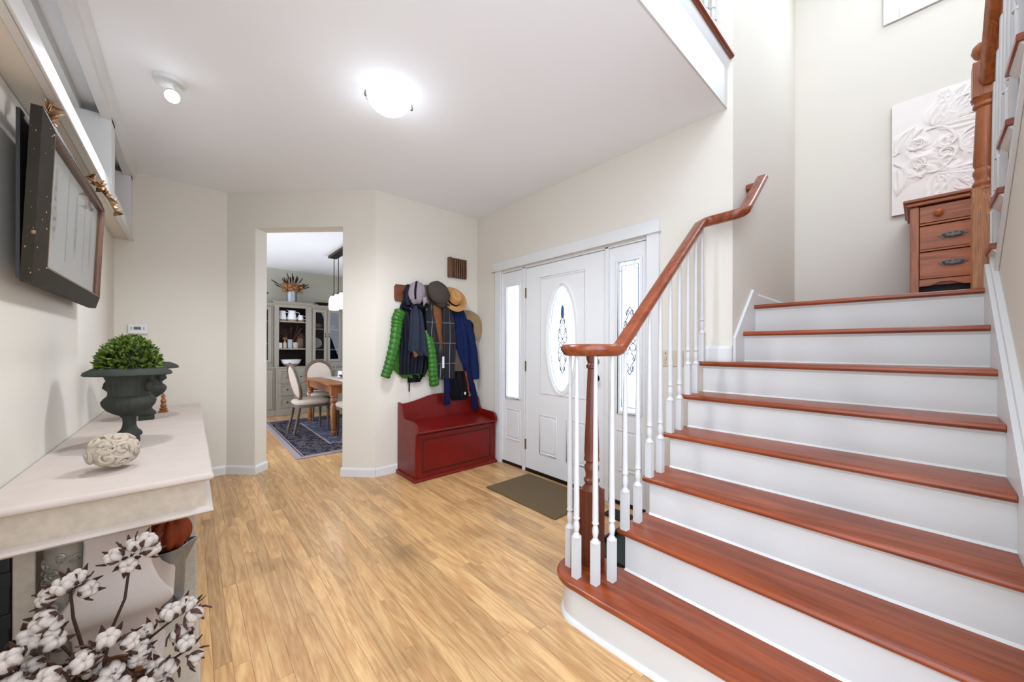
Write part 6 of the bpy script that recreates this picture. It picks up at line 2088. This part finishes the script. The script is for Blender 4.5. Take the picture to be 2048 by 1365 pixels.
def make_chair():
    c = thing('dining_chair', 'oval backed chair', 'chair', (0, 0, 0))
    w_ = M['chairwood']
    # seat (front towards +x)
    out = []
    for i in range(36):
        t = 2 * pi * i / 36
        cc, ss = cos(t), sin(t)
        out.append((0.235 * (abs(cc) ** 0.6) * (1 if cc > 0 else -1), (0.225 + 0.02 * cc) * (abs(ss) ** 0.6) * (1 if ss > 0 else -1)))
    m = MB()
    stack(m, [(out, 0.385), (out, 0.425)])
    m.build('seat_rail', w_, c, smooth=50)
    m = MB()
    stack(m, [([(x * k, y * k) for x, y in out], z) for k, z in ((0.97, 0.425), (1.01, 0.445), (0.99, 0.470), (0.90, 0.488), (0.6, 0.498), (0.02, 0.50))])
    m.build('seat_cushion', M['linen'], c, smooth=60)
    for sx in (1, -1):
        for sy in (1, -1):
            x0, y0 = (0.185 if sx > 0 else -0.185), sy * (0.175 if sx > 0 else 0.15)
            if sx > 0:
                m = MB().lathe([(0.013, 0.010), (0.014, 0.03), (0.022, 0.33), (0.024, 0.345), (0.018, 0.352), (0.026, 0.365), (0.026, 0.39)], (x0, y0, 0), 14)
            else:
                m = MB().tube([(x0 - 0.075, y0 * 1.05, 0.010), (x0 - 0.03, y0, 0.20), (x0, y0, 0.40)], [0.015, 0.019, 0.022], 10)
            m.build('leg', w_, c, smooth=50)
    # oval back, leaning
    lean = Matrix.Translation((-0.215, 0, 0.745)) @ Matrix.Rotation(radians(-13), 4, 'Y')
    ring = [tuple(lean @ Vector((0, 0.222 * cos(t), 0.262 * sin(t)))) for t in [2 * pi * i / 48 for i in range(48)]]
    MB().tube(ring, 0.026, 10, closed=True, flat=0.8, ref=(1, 0, 0.2)).build('back_frame', w_, c, smooth=60)
    MB().sphere((0, 0, 0), (0.026, 0.204, 0.244), 32, 16).xf(lean).build('back_cushion', M['linen'], c, smooth=60)
    for sy in (1, -1):
        MB().tube([(-0.19, sy * 0.11, 0.40), (-0.185, sy * 0.10, 0.46), tuple(lean @ Vector((0, sy * 0.105, -0.232)))], 0.020, 8).build('back_post', w_, c)
    return c


ch1 = make_chair()
ch2 = copy_tree(ch1)
ch3 = copy_tree(ch1)
for o, loc, rz, lab in ((ch1, (1.345, 6.02, 0), radians(4), 'oval backed linen dining chair at the near side of the table, seen side on'),
                        (ch2, (1.72, 6.90, 0), radians(-92), 'oval backed linen dining chair at the hutch end of the table'),
                        (ch3, (1.745, 5.28, 0), radians(92), 'linen dining chair cut off by the opening edge')):
    o.location = loc
    o.rotation_euler = (0, 0, rz)
    o['label'] = lab
    o['group'] = 'chairs around the dining table'

for i, (gx, gy, lab) in enumerate(((1.84, 6.63, 'clear wine glass on the dining table beside the candle'), (2.02, 6.56, 'clear wine glass on the dining table above the wooden bowl'))):
    g = thing('wine_glass', lab, 'glass', (gx, gy, TZT + 0.003), 'wine glasses on the dining table')
    MB().lathe([(0.034, 0.003), (0.032, 0.006), (0.005, 0.010), (0.004, 0.085)], (gx, gy, TZT), 18).build('stem', M['cabglass'], g, smooth=50)
    MB().lathe([(0.005, 0.085), (0.030, 0.10), (0.042, 0.13), (0.040, 0.17), (0.034, 0.20)], (gx, gy, TZT), 22, cap=False).build('bowl', M['cabglass'], g, smooth=60)
cn = thing('pillar_candle', 'short white pillar candle between the wine glasses', 'candle', (1.93, 6.62, TZT + 0.003))
MB().lathe([(0.035, 0.004), (0.035, 0.105), (0.03, 0.11), (0.001, 0.108)], (1.93, 6.62, TZT), 20).build('wax', M['white_ceramic'], cn, smooth=50)
MB().tube([(1.93, 6.62, TZT + 0.10), (1.93, 6.62, TZT + 0.122)], 0.0015, 5).build('wick', M['black'], cn)
tag(MB().lathe([(0.001, 0.005), (0.07, 0.005), (0.10, 0.02), (0.14, 0.055), (0.145, 0.06), (0.13, 0.058), (0.08, 0.02), (0.001, 0.015)], (1.955, 6.28, TZT), 28, cap=False).build('wooden_bowl', M['rackwood'], smooth=50), 'brown wooden bowl on the cream runner', 'bowl')

# ---------------------------------------------------------------- pendant lamp
pd = thing('pendant_lamp', 'bronze bar pendant with a row of lit ribbed glass shades', 'lamp', (1.77, 5.8, H - 0.9))
MB().box(1.705, 1.835, 5.10, 6.50, H - 0.040, H).build('ceiling_bar', M['dark_metal'], pd, bevel=0.004)
for i in range(5):
    yy = 6.40 - i * 0.235
    MB().tube([(1.77, yy, H - 0.04), (1.77, yy, 2.125)], 0.006, 6).build('rod', M['dark_metal'], pd)
    MB().lathe([(0.008, 0.04), (0.02, 0.03), (0.035, 0.008), (0.045, 0.0)], (1.77, yy, 2.085), 16).build('cap', plain('copper_socket', srgb(120, 84, 66), 0.4, 0.6) if i == 0 else bpy.data.materials['copper_socket'], pd)
    MB().lathe([(0.050, 0.225), (0.066, 0.19), (0.076, 0.13), (0.078, 0.06), (0.070, 0.0)], (1.77, yy, 1.862), 40, cap=False, flute=lambda r, z, t: r * (1 + 0.03 * cos(20 * t))).build('glass_shade', M['pendglass'], pd, smooth=60)
    if i % 2 == 0:
        pl = bpy.data.lights.new('pendant_light', 'POINT')
        pl.energy = 2.5
        pl.color = (1.0, 0.88, 0.74)
        pl.shadow_soft_size = 0.08
        po = bpy.data.objects.new('pendant_light', pl)
        COL.objects.link(po)
        po.location = (1.77, yy, 1.80)
